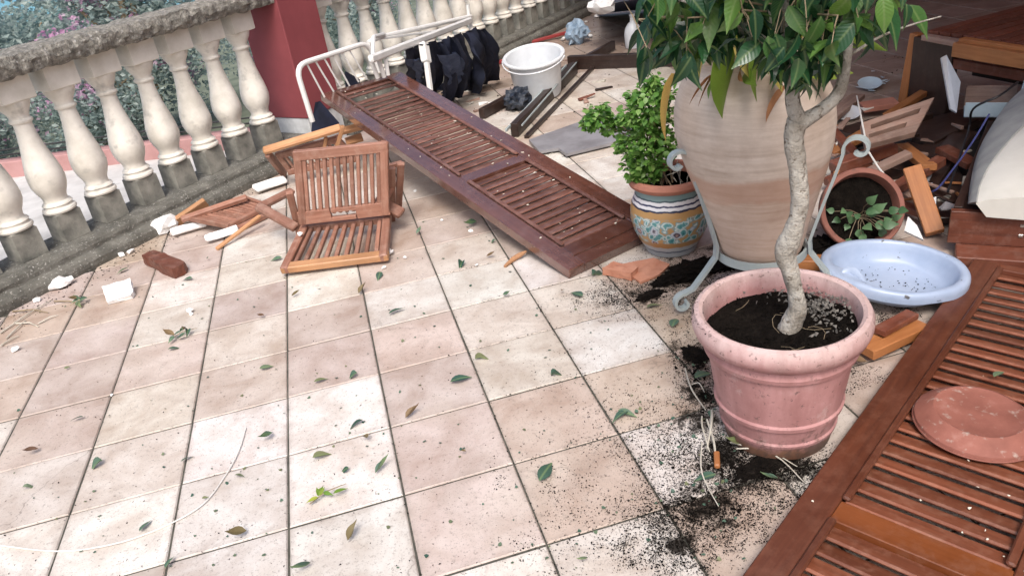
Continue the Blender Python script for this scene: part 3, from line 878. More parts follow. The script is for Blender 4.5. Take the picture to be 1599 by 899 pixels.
def bush(name, label, cat, s_, o, h_, r, n, size, lm, seed, flowers=0, group=None, z0=None):
    p = SO(s_, o)
    zg = gz(p.x, p.y) if z0 is None else z0
    t = thing(name, (p.x, p.y, zg), label, cat, group)
    c = (p.x, p.y, zg + h_ * 0.52)
    cl = clumps(c, (r, r, h_ * 0.5), 18, seed)
    mb = leaf_cloud(MB(), cl, n, size, seed=seed)
    cr = mb.build('crown', lm, t)
    tr = MB()
    rr = random.Random(seed)
    th = 0.03 + 0.02 * h_
    tr.tube([(p.x, p.y, zg - 0.1), (p.x + .05, p.y, zg + h_ * .25), (p.x, p.y + .05, zg + h_ * .5), (p.x + .08, p.y, zg + h_ * .8)], [th, th * .8, th * .6, th * .2], 8)
    for q in cl[:9]:
        z1 = zg + h_ * rr.uniform(.15, .4)
        tr.tube([(p.x, p.y, z1), ((p.x + q[0]) / 2, (p.y + q[1]) / 2, (z1 + q[2]) / 2 + .1), q[:3]], [th * .5, th * .35, th * .12], 6)
    tr.build('trunk', 'twig', t)
    if flowers:
        fm = leaf_cloud(MB(), clumps((c[0], c[1], c[2]), (r * .95, r * .95, h_ * .42), 18, seed + 5, .12, .25), flowers, size * 0.9, seed=seed + 9)
        tag(fm.build('blossom', 'flower', cr), kind='stuff')
    return t
GB = 'flowering shrubs beyond the balustrade'
bush('flowering_shrub', 'shrub with pink blossom seen between the balusters next to the red pillar', 'shrub', 3.4, -5.1, 2.0, 0.95, 7000, 0.06, 'hazed_garden_leaf', 11, 1700)
bush('flowering_shrub', 'green shrub with sparse pink flowers behind the middle balusters of the left balustrade', 'shrub', 2.9, -6.6, 1.9, 1.1, 8000, 0.06, 'hazed_garden_leaf', 12, 1300)
bush('flowering_shrub', 'loose green shrub behind the leftmost balusters, showing bare dark twigs', 'shrub', 1.7, -7.0, 1.8, 1.15, 5200, 0.06, 'hazed_garden_leaf', 13, 260)
bush('flowering_shrub', 'pinkish shrub glimpsed at the far left edge above the handrail', 'shrub', 3.0, -9.5, 1.75, 1.3, 3800, 0.075, 'hazed_garden_leaf', 14, 1500)
bush('flowering_shrub', 'lilac flowering shrub low behind the balusters right of the red pillar', 'shrub', 5.3, -5.2, 1.35, 0.9, 6000, 0.05, 'hazed_garden_leaf', 15, 1800)
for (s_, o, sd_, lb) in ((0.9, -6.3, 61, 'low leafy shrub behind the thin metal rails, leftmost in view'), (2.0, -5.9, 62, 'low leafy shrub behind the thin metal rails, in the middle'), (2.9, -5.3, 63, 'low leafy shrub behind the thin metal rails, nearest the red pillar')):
    bush('low_shrub', lb, 'shrub', s_, o, 1.0, 0.8, 5200, 0.05, 'hazed_garden_leaf', sd_, 260)
bush('flowering_shrub', 'pale green shrub behind the far balusters above the white metal frame', 'shrub', 8.0, -6.5, 1.5, 1.2, 4000, 0.07, 'hazed_garden_leaf', 16, 700)
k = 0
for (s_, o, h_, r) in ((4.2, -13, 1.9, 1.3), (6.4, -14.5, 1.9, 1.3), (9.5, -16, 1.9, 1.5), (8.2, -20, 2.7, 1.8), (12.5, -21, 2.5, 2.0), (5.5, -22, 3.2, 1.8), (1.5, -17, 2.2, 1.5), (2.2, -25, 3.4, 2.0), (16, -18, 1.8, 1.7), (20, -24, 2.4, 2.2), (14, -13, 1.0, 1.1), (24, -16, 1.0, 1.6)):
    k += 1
    bush('garden_tree', 'loose-leaved tree with haze-paled leaves on the slope beyond the terrace', 'tree', s_, o, h_, r, 2600, 0.09 * (1 + r * 0.28), 'hazed_tree_leaf', 40 + k, 0, 'trees on the slope beyond the terrace')

# ================================================================== SHUTTERS
def shutter(o, ex, ey, label, mats, nlong, nshort, broken=(), sw=0.062, sang=-18):
    """louvred shutter 0.56 x 2.37 m, 4.5 cm thick; o = near left corner of its top face"""
    o, ex, ey = Vector(o), Vector(ex).normalized(), Vector(ey).normalized()
    ez = ex.cross(ey).normalized()
    ff, sl, md, bd = mats
    t = thing('louvred_shutter', o - ez * 0.045, label, 'shutter')
    W, L, T = 0.56, 2.37, 0.045
    def Q(u, v, z=0):
        return o + ex * u + ey * v + ez * z
    for (u0, u1) in ((0, 0.085), (0.46, W)):
        MB().bar(Q((u0 + u1) / 2, 0, -T / 2), Q((u0 + u1) / 2, L, -T / 2), u1 - u0, T, ez, 0.07).build('stile', ff, t)
    for (v0, v1, m, nm) in ((0.0, 0.071, ff, 'bottom_rail'), (0.074, 0.155, ff, 'bottom_rail'), (0.888, 0.960, md, 'middle_rail'), (2.325, L, ff, 'top_rail')):
        MB().bar(Q(0.0855, (v0 + v1) / 2, -T / 2 - 0.001), Q(0.4595, (v0 + v1) / 2, -T / 2 - 0.001), v1 - v0, T - 0.002, ez, 0.05).build(nm, m, t)
    for (v0, v1, n_) in ((0.157, 0.886, nshort), (0.962, 2.323, nlong)):
        for u in (0.0955, 0.4495):
            MB().bar(Q(u, v0, 0.0045), Q(u, v1, 0.0045), 0.02, 0.014, ez, 0.3).build('bead', bd, t)
        for k in range(n_):
            v = v0 + (v1 - v0) * (k + 0.5) / n_
            if (v0 > 0.9, k) in broken:
                continue
            ang = radians(sang) + random.uniform(-.03, .03)
            mw = frame_mat(Q(0.2725, v, -0.017), ex, ey, ez) @ Matrix.Rotation(ang, 4, 'X') @ Matrix.Rotation(random.uniform(-.004, .004), 4, 'Z')
            s2 = MB()
            s2.bar((-0.181, 0, 0), (0.181, 0, 0), sw, 0.011, (0, 0, 1), 0.42)
            put('slat', s2.mesh('slat'), sl, t, mw)
    return t, Q
n1 = P(889, 422, 0.045)
n2 = P(1040.5, 350.7, 0.045)
f1 = Vector((0.335, 3.164, 0.473))
shut1, Q1 = shutter(n1, n2 - n1, f1 - n1, 'glossy dark brown louvred shutter lying slanted with its far end propped up', ('shutter_gloss', 'shutter_slat', 'shutter_gloss', 'shutter_slat'), 24, 13, {(True, 21)}, 0.060, -15)
o2 = P(1300, 705, 0.055)
d2 = Vector((0.838, 0.546, 0)).normalized()
w2 = Vector((0.546, -0.838, 0)).normalized()
shut2, Q2 = shutter(o2 - d2 * 1.115, w2, d2, 'reddish brown louvred shutter lying flat in the lower right corner', ('shutter_red', 'shutter_red_slat', 'shutter_orange', 'shutter_red'), 24, 13)

# ================================================================== TEAK FURNITURE
def slat_panel(t, a0, a1, b0, b1, n, nm, rail=0.045, th=0.022, slat=0.017, mat='teak', front=None, side=True, handle=False):
    """slatted panel with corners a0-a1 (one edge) and b0-b1 (opposite edge); slats run from a to b"""
    a0, a1, b0, b1 = map(Vector, (a0, a1, b0, b1))
    nn = (a1 - a0).cross(b0 - a0).normalized()
    if nn.z < 0:
        nn = -nn
    da, db = (a1 - a0).normalized(), (b1 - b0).normalized()
    dv = ((b0 + b1) - (a0 + a1)).normalized()
    first = MB().bar(a0 + dv * rail / 2, a1 + dv * rail / 2, rail, th * 1.15, nn)
    first.build(nm + '_rail', front or mat, t)
    if handle:
        c0, c1 = b0 - dv * rail * .7, b1 - dv * rail * .7
        mb = MB()
        w_ = (c1 - c0).length
        for (p, q, off, wd) in ((0.0, 0.36, 0, rail * 1.4), (0.64, 1.0, 0, rail * 1.4), (0.36, 0.64, rail * .5, rail * .4), (0.36, 0.64, -rail * .5, rail * .4)):
            mb.bar(c0 + (c1 - c0) * p + dv * off, c0 + (c1 - c0) * q + dv * off, wd, th, nn, 0.06)
        mb.build(nm + '_handle_rail', mat, t)
    else:
        MB().bar(b0 - dv * rail / 2, b1 - dv * rail / 2, rail, th * 1.15, nn).build(nm + '_rail', mat, t)
    if side:
        for p, q in ((a0 + da * rail * .4, b0 + db * rail * .4), (a1 - da * rail * .4, b1 - db * rail * .4)):
            MB().bar(p + nn * 0.002, q + nn * 0.002, rail * .8, th * 1.3, nn).build(nm + '_stile', mat, t)
    for k in range(n):
        f = (k + 1) / (n + 1)
        f = 0.07 + 0.86 * (k + 0.5) / n
        p, q = a0 + (a1 - a0) * f + dv * rail * .8, b0 + (b1 - b0) * f - dv * rail * .8
        MB().bar(p, q, slat + random.uniform(-.001, .001), th * .7, nn, 0.15).build('slat', mat, t)
    return nn
c1 = thing('folding_chair', P(525, 400), 'reddish slatted teak folding chair collapsed facing the camera, carry slot in its back', 'chair')
sa0, sa1 = P(438, 424, 0.035), P(606, 403, 0.035)
hg0, hg1 = P(474, 351, 0.09), P(611, 336, 0.09)
slat_panel(c1, sa0, sa1, hg0, hg1, 9, 'seat', 0.05, 0.03, 0.02, 'teak', 'teak_pale')
bt0, bt1 = P(458, 236, 0.50), P(606, 221, 0.49)
bb0, bb1 = P(468, 350, 0.125), P(608, 334, 0.125)
slat_panel(c1, bt0, bt1, bb0, bb1, 12, 'back', 0.048, 0.026, 0.019, 'teak', None, True, True)
MB().bar(P(628, 334, 0.10), P(586, 312, 0.17), 0.06, 0.03, (0.2, -0.6, 0.8), 0.2).build('arm', 'teak', c1)
MB().bar(P(463, 356, 0.10), P(402, 322, 0.20), 0.05, 0.03, (0.2, -0.6, 0.8), 0.2).build('arm', 'teak', c1)
MB().bar(P(598, 318, 0.18), P(616, 285, 0.22), 0.03, 0.02, (0.2, -0.6, 0.8), 0.15).build('arm_strut', 'teak', c1)
MB().bar(P(404, 324, 0.19), P(456, 298, 0.15), 0.04, 0.025, (0.2, -0.6, 0.8), 0.15).build('arm_strut', 'teak', c1)
for (a, za, b, zb) in (((622, 330), 0.02, (626, 255), 0.36), ((612, 345), 0.0, (612, 262), 0.33), ((470, 372), 0.0, (452, 300), 0.3)):
    MB().bar(P(*a, za), P(*b, zb), 0.035, 0.022, (0, -1, 0.3), 0.12).build('leg', 'teak', c1)
MB().bar(P(600, 262, 0.32), P(628, 254, 0.33), 0.03, 0.02).build('crossbar', 'teak', c1)

c2 = thing('folding_chair', P(470, 262), 'pale teak folding chair tipped over behind the slatted back of the front chair', 'chair')
MB().bar(P(411, 236, 0.26), P(533, 199, 0.31), 0.05, 0.035, (0.2, -0.5, 0.8), 0.25).build('arm', 'teak_pale', c2)
MB().bar(P(536, 197, 0.33), P(524, 236, 0.18), 0.022, 0.03, (0, -1, 0), 0.15).build('arm_strut', 'teak_pale', c2)
MB().bar(P(509, 214, 0.26), P(505, 240, 0.16), 0.022, 0.03, (0, -1, 0), 0.15).build('arm_strut', 'teak_pale', c2)
slat_panel(c2, P(428, 240, 0.22), P(528, 212, 0.25), P(452, 272, 0.07), P(560, 250, 0.06), 9, 'seat', 0.04, 0.026, 0.018, 'teak')
MB().bar(P(418, 240, 0.24), P(444, 272, 0.02), 0.045, 0.03, (0.5, -0.8, 0.3), 0.15).build('leg', 'teak', c2)
MB().bar(P(530, 206, 0.24), P(576, 194, 0.26), 0.045, 0.03, (0.2, -0.5, 0.8), 0.15).build('leg', 'teak_pale', c2)
MB().bar(P(540, 222, 0.16), P(566, 214, 0.17), 0.06, 0.02, (0, -0.5, 0.8), 0.15).build('crossbar', 'teak_pale', c2)

c3 = thing('folding_chair', P(355, 352), 'small slatted teak chair folded flat on the floor against the balustrade plinth', 'chair')
slat_panel(c3, P(285, 341, 0.08), P(384, 309, 0.09), P(356, 355, 0.05), P(424, 322, 0.05), 11, 'seat', 0.024, 0.022, 0.018, 'teak')
MB().bar(P(283, 343, 0.085), P(386, 308, 0.115), 0.035, 0.03, (0, -0.3, 1), 0.2).build('arm', 'teak', c3)
MB().bar(P(270, 350, 0.03), P(322, 315, 0.10), 0.03, 0.06, (0, -0.5, 1), 0.15).build('leg', 'teak_pale', c3)
MB().bar(P(338, 389, 0.008), P(406, 337, 0.07), 0.022, 0.016, (0, -0.3, 1), 0.2).build('leg', 'teak_pale', c3)
MB().bar(P(362, 362, 0.02), P(424, 332, 0.02), 0.03, 0.03, (0, -0.3, 1), 0.15).build('leg', 'teak', c3)

# ================================================================== WHITE METAL FRAME WITH NAVY CLOTH
lo = thing('lounger_frame', P(600, 185), 'white metal lounger frame tipped up against the balustrade behind the shutter', 'lounger frame')
def VO(px, py, o):
    """sight line met with the upright plane parallel to the balustrade at offset o"""
    d = ray(px, py)
    return CAM + d * ((o - CAM.dot(N45)) / d.dot(N45))
OA = -1.95
def arc(pts, r=0.05):
    out = []
    pts = [Vector(p) for p in pts]
    for k, p in enumerate(pts):
        if 0 < k < len(pts) - 1:
            a = p + (pts[k - 1] - p).normalized() * r
            b = p + (pts[k + 1] - p).normalized() * r
            for i in range(6):
                f = i / 5
                out.append(a * (1 - f) ** 2 + p * 2 * f * (1 - f) + b * f * f)
        else:
            out.append(p)
    return out
MB().tube(arc([VO(488, 190, OA), VO(461, 103, OA), VO(575, 66, OA), VO(593, 112, OA + .02)], 0.09), 0.016, 10).build('end_frame', 'white_paint', lo)
for (x0, y0, x1, y1) in ((478, 98, 507, 152), (492, 95, 521, 143), (506, 91, 532, 136), (520, 87, 552, 146), (534, 82, 560, 128), (546, 79, 573, 124)):
    MB().tube([VO(x0, y0, OA), VO(x1, y1, OA)], 0.006, 6).build('bar', 'white_paint', lo)
MB().tube(arc([VO(575, 68, OA), VO(586, 60, OA), VO(735, 26, OA - .15)], .04), 0.017, 10).build('side_tube', 'white_paint', lo)
MB().bar(VO(578, 93, OA + .35), VO(735, 32, OA - .1), 0.035, 0.045, (0, 0, 1), 0.25).build('side_rail', 'white_paint', lo)
MB().tube(arc([VO(582, 92, OA + .3), VO(583, 58, OA + .15), VO(600, 54, OA)], .03), 0.013, 8).build('hook', 'white_paint', lo)
for (x0, y0, x1, y1) in ((580, 96, 590, 122), (591, 94, 600, 121), (602, 92, 606, 118)):
    MB().tube([VO(x0, y0, OA + .3), VO(x1, y1, OA + .3)], 0.013, 8).build('upright', 'white_paint', lo)
MB().tube(arc([VO(730, 8, OA - .15), VO(733, 30, OA - .15), VO(744, 95, OA + .05)], .03), 0.015, 8).build('end_tube', 'white_paint', lo)
MB().bar(VO(661, 68, OA + .2), VO(666, 98, OA + .25), 0.06, 0.05, (1, -1, 0), 0.1).build('bracket', 'white_paint', lo)
MB().bar(VO(666, 98, OA + .26), VO(672, 142, OA + .3), 0.03, 0.03, (1, -1, 0), 0.1).build('leg', 'white_paint', lo)
MB().bar(VO(600, 60, OA), VO(700, 46, OA - .05), 0.02, 0.015).build('strut', 'white_paint', lo)

def drape(mb, top, bot, nu=26, nv=16, fold=0.05, fr=9.0, seed=0.0, bulge=0.08):
    """cloth hanging from the line top to the line bot in folds"""
    top = [Vector(p) for p in top]
    bot = [Vector(p) for p in bot]
    def on(pl, f):
        f *= len(pl) - 1
        k = min(int(f), len(pl) - 2)
        return pl[k].lerp(pl[k + 1], f - k)
    vs = []
    for i in range(nu + 1):
        for j in range(nv + 1):
            u, v = i / nu, j / nv
            p = on(top, u).lerp(on(bot, u), v)
            a = fold * (0.35 + 0.65 * v) * (0.7 * sin(u * fr * pi * .6 + 4.5 * mnoise.noise(Vector((u * 3 + seed, v * 1.6, seed)))) + 1.1 * mnoise.noise(Vector((u * 6, v * 3, seed))) + 0.5 * mnoise.noise(Vector((u * 14, v * 8, seed))))
            p = p + N45 * (a + bulge * sin(pi * v)) + A45 * (fold * .5 * mnoise.noise(Vector((u * 5, v * 5, seed + 4))))
            p.z = max(p.z, 0.012)
            vs.append(p)
    m = nv + 1
    fs = [(i * m + j, i * m + j + 1, (i + 1) * m + j + 1, (i + 1) * m + j) for i in range(nu) for j in range(nv)]
    # give the cloth a real thickness
    n = len(vs)
    vs2 = [v - N45 * 0.006 for v in vs]
    rim = [(i * m, (i + 1) * m, (i + 1) * m + n, i * m + n) for i in range(nu)] + [((i + 1) * m - 1, (i + 1) * m - 1 + n, (i + 2) * m - 1 + n, (i + 2) * m - 1) for i in range(nu)]
    rim += [(j, j + n, j + 1 + n, j + 1) for j in range(nv)] + [(nu * m + j, nu * m + j + 1, nu * m + j + 1 + n, nu * m + j + n) for j in range(nv)]
    mb.add(vs + vs2, [f[::-1] for f in fs] + [tuple(i + n for i in f) for f in fs] + rim, None, True)
    return mb
OC = OA + 0.16
STR = [(630, 660, 74, 68, 622, 650, 140, .08, 'navy', 'at the left end of the white side rail'), (656, 680, 69, 62, 652, 684, 160, .02, 'navy', 'behind the white bracket leg'),
       (676, 702, 66, 56, 680, 712, 168, .012, 'navy', 'reaching the floor just right of the white bracket leg'), (700, 722, 58, 50, 704, 736, 152, .02, 'navy', 'in the middle right of the white side rail'),
       (722, 742, 52, 42, 730, 758, 142, .02, 'navy', 'beside the white end tube'), (742, 757, 46, 44, 748, 786, 134, .012, 'navy', 'spreading onto the floor right of the white end tube'),
       (684, 714, 86, 80, 682, 720, 140, .10, 'denim', 'bunched in front of the middle navy cloths'), (638, 656, 92, 92, 642, 662, 136, .12, 'denim', 'left of the white bracket leg')]
for n_, (x0, x1, y0, y1, b0_, b1_, yb, zb, mt, wh) in enumerate(STR):
    of = .14 if mt == 'denim' else .05 * (n_ % 2)
    tp0 = [VO(x0, y0, OC + of), VO((x0 + x1) / 2, (y0 + y1) / 2 + 4, OC + of + .02), VO(x1, y1, OC + of)]
    ym = yb + random.uniform(-6, 8)
    bt0_ = [P(b0_, yb, zb), P((b0_ * 2 + b1_) / 3, ym, zb), P((b0_ + 2 * b1_) / 3, yb - 8, zb + .02), P(b1_, yb - random.uniform(6, 16), zb)]
    solo('hanging_cloth', drape(MB(), tp0, bt0_, 22, 26, .055, 3.2, n_ * 3.1, .03 + .05 * random.random()), mt, ('blue denim cloth ' if mt == 'denim' else 'dark navy cloth hanging ') + wh, 'cloth', sharp=80)
cl = MB()
cl.add([VO(488, 184, -2.2), VO(492, 160, -2.2), VO(500, 158, -2.2), VO(530, 192, -2.15), VO(526, 206, -2.15), VO(486, 206, -2.15)] + [VO(488, 184, -2.23), VO(492, 160, -2.23), VO(500, 158, -2.23), VO(530, 192, -2.18), VO(526, 206, -2.18), VO(486, 206, -2.18)],
       [(5, 4, 3, 2, 1, 0), (6, 7, 8, 9, 10, 11)] + [(i, (i + 1) % 6, (i + 1) % 6 + 6, i + 6) for i in range(6)])
solo('navy_cushion', cl, 'navy', 'small dark navy pad standing at the foot of the red pillar', 'cushion')
cl = MB()
cl.add([VO(538, 112, -2.15), VO(541, 112, -2.15), VO(562, 124, -2.15), VO(562, 140, -2.15), VO(540, 150, -2.15)] + [VO(538, 112, -2.18), VO(541, 112, -2.18), VO(562, 124, -2.18), VO(562, 140, -2.18), VO(540, 150, -2.18)],
       [(4, 3, 2, 1, 0), (5, 6, 7, 8, 9)] + [(i, (i + 1) % 5, (i + 1) % 5 + 5, i + 5) for i in range(5)])
solo('navy_rag', cl, 'navy', 'navy rag caught behind the bars of the white metal frame', 'rag')

# ================================================================== BUCKET, BAG, DARK FRAME, SLATE
bq = P(842, 146, 0.02)
bk = thing('bucket', bq, 'large round white plastic tub standing behind the dark window frame', 'bucket')
bdir = Vector((bq.x - CAM.x, bq.y - CAM.y, 0)).normalized()
bax_ = (Vector((0, 0, 1)) - bdir * 0.17 - Vector((bdir.y, -bdir.x, 0)) * 0.03).normalized()
BR = [(0.0, 0.002), (0.155, 0.0), (0.165, 0.006), (0.172, 0.05), (0.197, 0.26), (0.201, 0.278), (0.224, 0.282), (0.229, 0.290), (0.227, 0.300), (0.216, 0.304), (0.202, 0.298), (0.196, 0.282), (0.172, 0.05), (0.160, 0.014), (0.0, 0.012)]
MB().lathe(BR, bq, 48, bax_).build('tub', 'white_plastic', bk)
bqm = bax_.to_track_quat('Z', 'Y').to_matrix()
bh = [bq + bqm @ Vector((cos(a) * 0.232, sin(a) * 0.232, 0.286 - 0.03 * abs(sin(a - pi * .95)))) for a in [pi * 0.95 + pi * 1.0 * k / 24 for k in range(25)]]
MB().tube(bh, 0.005, 6).build('handle', 'white_plastic', bk)
mb = lump(MB(), (1.66, 3.62, 0.075), 0.10, 0.085, 0.08, 0.5, 12, 3, 0.3, 3)
solo('plastic_bag', mb, 'bag', 'crumpled black plastic bag on the floor before the white tub', 'bag')
df = thing('window_frame', P(880, 160), 'dark brown wooden window frame lying broken open on the terrace', 'window frame')
za = 0.09
MB().bar(P(803, 204, za / 2), P(897, 106, za / 2), 0.05, za, (0, 0, 1), 0.06).build('stile', 'plank_dark', df)
MB().bar(P(822, 214, 0.012), P(935, 96, 0.012), 0.03, 0.022, (0, 0, 1), 0.06).build('stop_bead', 'plank_dark', df)
MB().bar(P(888, 98, 0.055), P(1060, 92, 0.055), 0.05, 0.11, (0, 0, 1), 0.06).build('rail', 'plank_dark', df)
MB().bar(P(862, 122, 0.04), P(958, 70, 0.05), 0.035, 0.07, (0, 0, 1), 0.06).build('stile', 'plank_dark', df)
MB().bar(P(790, 204, 0.075), P(884, 103, 0.09), 0.012, 0.02, (0, 0, 1), 0.2).build('metal_strip', 'grey_iron', df)
MB().bar(P(815, 196, 0.095), P(900, 98, 0.10), 0.008, 0.012, (0, 0, 1), 0.2).build('metal_strip', 'grey_iron', df)
MB().bar(P(752, 178, 0.04), P(800, 152, 0.04), 0.05, 0.07, (0, 0, 1), 0.08).build('broken_rail', 'plank_dark', df)
sl = MB().prism([P(826, 218, 0.03), P(905, 190, 0.03), P(985, 178, 0.03), P(1000, 212, 0.03), P(884, 240, 0.03), P(872, 231, 0.03), P(842, 236, 0.03)], 0.018)
solo('slate_slab', sl, 'slate', 'broken grey slate slab lying between dark window frame and leafy pot plant', 'slab')
sl = MB().prism([P(880, 242, 0.012), P(985, 217, 0.012), P(988, 211, 0.012), P(878, 234, 0.012)], 0.01)
solo('dark_strip', sl, 'plank_dark', 'thin dark strip along the front edge of the grey slab', 'strip')

# ================================================================== FAR END THINGS
tp = MB()
drape(tp, [P(930, 12, 0.35), P(975, 2, 0.42), P(1040, -6, 0.42)], [P(928, 22, 0.02), P(975, 18, 0.02), P(1040, 12, 0.02)], 20, 8, 0.03, 5, 1.0, 0.05)
solo('blue_tarpaulin', tp, 'tarp', 'dark blue tarpaulin heaped at the far end of the terrace', 'tarpaulin', sharp=80)
mb = lump(MB(), P(940, 8, 0.38), 0.12, 0.12, 0.07, 0.5, 9, 2, 0.2, 8)
solo('white_bundle', mb, 'plaster', 'small white bundle on top of the blue tarpaulin', 'bundle')
q = P(901, 58, 0.06)
mb = lump(MB(), (q.x, q.y, 0.10), 0.10, 0.09, 0.11, 0.6, 14, 3, 0.4, 5)
solo('blue_rag', mb, 'blue_cloth', 'crumpled greyish blue rag at the far balustrade end', 'rag')
mb = MB().bar(P(822, 68, 0.02), P(890, 50, 0.04), 0.035, 0.03, (0, 0, 1), 0.2)
solo('red_stick', mb, 'red_paint', 'dark red painted stick leading to the blue rag', 'stick')
mb = MB().bar(P(745, 108, 0.02), P(797, 92, 0.02), 0.035, 0.03, (0, 0, 1), 0.2)
solo('red_batten', mb, 'red_paint', 'dark red batten on the floor between navy cloth and white tub', 'batten')
q = P(990, 74)
mb = MB().lathe([(0.0, 0.0), (0.07, 0.002), (0.075, 0.02), (0.078, 0.11), (0.07, 0.16), (0.045, 0.20), (0.022, 0.22), (0.02, 0.26), (0.026, 0.265), (0.026, 0.285), (0.0, 0.287)], (q.x, q.y, 0), 20)
solo('white_bottle', mb, 'white_plastic', 'white plastic bottle standing far back on the terrace', 'bottle')
for (x, y, r) in ((880, 64, .03), (922, 59, .03), (932, 28, .03), (915, 36, .02)):
    mb = lump(MB(), (*P(x, y)[:2], r * .6), r, r * .8, r * .6, 0.6, 9, 1, x, x * .1)
    solo('rubble_chip', mb, 'plaster', 'small pale rubble chip on the far part of the terrace floor', 'rubble', 'far rubble chips')

# ================================================================== LEAVES
def leaf_mesh(name, L=0.065, W=0.032, droop=0.25, fold=0.25, tip=0.18, n=6, twist=0.0, thick=0.0):
    vs, fs = [], []
    for i in range(n + 1):
        t = i / n
        wd = W * 0.5 * (sin(pi * min(1, t * 1.08) ** 0.8) ** 0.85 if t < 0.92 else 0.10 * (1 - t) / 0.08 + 0.0)
        if i == 0 or i == n:
            wd = 0.0006
        z = -droop * L * t * t
        y = L * t
        tw = twist * t
        for sgn in (-1, 0, 1):
            dx = sgn * wd
            dz = abs(sgn) * wd * fold
            vs.append((dx * cos(tw) - dz * sin(tw), y, z + dz * cos(tw) + dx * sin(tw)))
    for i in range(n):
        for k in range(2):
            a = i * 3 + k
            fs.append((a, a + 1, a + 4, a + 3))
    mb = MB()
    mb.add(vs, fs, None, True)
    return mb.mesh(name, sharp=60)
def leaf_set(mat, sizes, **kw):
    out = []
    for k, (L, W) in enumerate(sizes):
        me = leaf_mesh('leaf', L, W, droop=random.uniform(.15, .5), fold=random.uniform(.15, .45), twist=random.uniform(-.4, .4), **kw)
        me.materials.append(M[mat])
        out.append(me)
    return out
def orient(p, d, up=(0, 0, 1), roll=0.0, s=1.0):
    d = Vector(d).normalized()
    up = Vector(up)
    x = d.cross(up)
    if x.length < 1e-3:
        x = Vector((1, 0, 0))
    x.normalize()
    z = x.cross(d)
    return frame_mat(p, x, d, z) @ Matrix.Rotation(roll, 4, 'Y') @ Matrix.Scale(s, 4)

# ================================================================== FICUS IN PINK POT
fq = P(1213, 667)
vr0 = Vector((fq.y - CAM.y, -(fq.x - CAM.x), 0)).normalized()
ficus = thing('potted_ficus', fq, 'pink plastic pot with a crooked pale-barked ficus tree and glossy dark leaves', 'potted tree')
PR = [(0.0, 0.004), (0.145, 0.0), (0.150, 0.006), (0.158, 0.05), (0.164, 0.054), (0.166, 0.064), (0.162, 0.070), (0.172, 0.118), (0.179, 0.122), (0.181, 0.134), (0.176, 0.140),
      (0.194, 0.27), (0.198, 0.292), (0.208, 0.298), (0.212, 0.312), (0.208, 0.322), (0.206, 0.330), (0.216, 0.338), (0.232, 0.352), (0.2385, 0.372), (0.238, 0.392), (0.230, 0.408), (0.218, 0.412), (0.208, 0.406), (0.203, 0.39), (0.197, 0.34), (0.19, 0.30), (0.0, 0.30)]
MB().lathe([(r * .975, z) for r, z in PR], fq, 72, None, 1, 1, lambda a, z: 0.006 * sin(2 * a + 1) + 0.003 * sin(3 * a)).build('pot', 'pot_pink', ficus)
def soil_disc(c, r, z, amp, mat, name, parent, tilt=0.0, seed=0, rings=16, seg=48):
    mb = MB()
    vs = [(c[0], c[1], z)]
    for i in range(1, rings + 1):
        for k in range(seg):
            a = 2 * pi * k / seg
            rr = r * i / rings
            x, y = rr * cos(a), rr * sin(a)
            zz = z + amp * (mnoise.noise(Vector((x * 9 + seed, y * 9, 0))) + .5 * mnoise.noise(Vector((x * 30, y * 30, seed)))) + tilt * x
            vs.append((c[0] + x, c[1] + y, zz))
    fs = [(0, 1 + k, 1 + (k + 1) % seg) for k in range(seg)]
    fs += [(1 + i * seg + k, 1 + (i + 1) * seg + k, 1 + (i + 1) * seg + (k + 1) % seg, 1 + i * seg + (k + 1) % seg) for i in range(rings - 1) for k in range(seg)]
    mb.add(vs, fs, None, True)
    return mb.build(name, mat, parent, 180)
soil1 = soil_disc(fq, 0.198, 0.345, 0.016, 'soil', 'soil', ficus, 0.03, 2)
def clods(mb, c, r, z, n, s0, s1, seed, zf=None):
    R = random.Random(seed)
    for k in range(n):
        a, d = R.uniform(0, 2 * pi), r * R.random() ** .5
        x, y = c[0] + d * cos(a), c[1] + d * sin(a)
        s_ = R.uniform(s0, s1)
        zz = z + (zf(x - c[0], y - c[1]) if zf else 0)
        p = [Vector((R.gauss(0, 1), R.gauss(0, 1), R.gauss(0, .7))).normalized() * s_ for _ in range(4)]
        mb.add([Vector((x, y, zz + s_ * .3)) + q for q in p], [(0, 1, 2), (0, 2, 3), (0, 3, 1), (1, 3, 2)])
    return mb
zf1 = lambda x, y: 0.016 * (mnoise.noise(Vector((x * 9 + 2, y * 9, 0))) + .5 * mnoise.noise(Vector((x * 30, y * 30, 2)))) + .03 * x
tag(clods(MB(), fq, 0.195, 0.345, 1500, 0.002, 0.007, 3, zf1).build('soil_clods', 'soil', soil1), kind='stuff')
gm = MB()
R = random.Random(9)
for k in range(420):
    a = R.gauss(0.15, 0.5)
    d = R.uniform(0.10, 0.195)
    x, y = d * cos(a), d * sin(a) + 0.02
    if x * x + y * y > .196 ** 2:
        continue
    z = 0.347 + zf1(x, y) + (d - .1) * .25
    s_ = R.uniform(0.003, 0.008)
    p = [Vector((R.gauss(0, 1), R.gauss(0, 1), R.gauss(0, .8))).normalized() * s_ for _ in range(4)]
    gm.add([fq + Vector((x, y, z)) + q_ for q_ in p], [(0, 1, 2), (0, 2, 3), (0, 3, 1), (1, 3, 2)])
tag(gm.build('dry_root_mat', 'soil_grey', soil1), kind='stuff')
rt = MB()
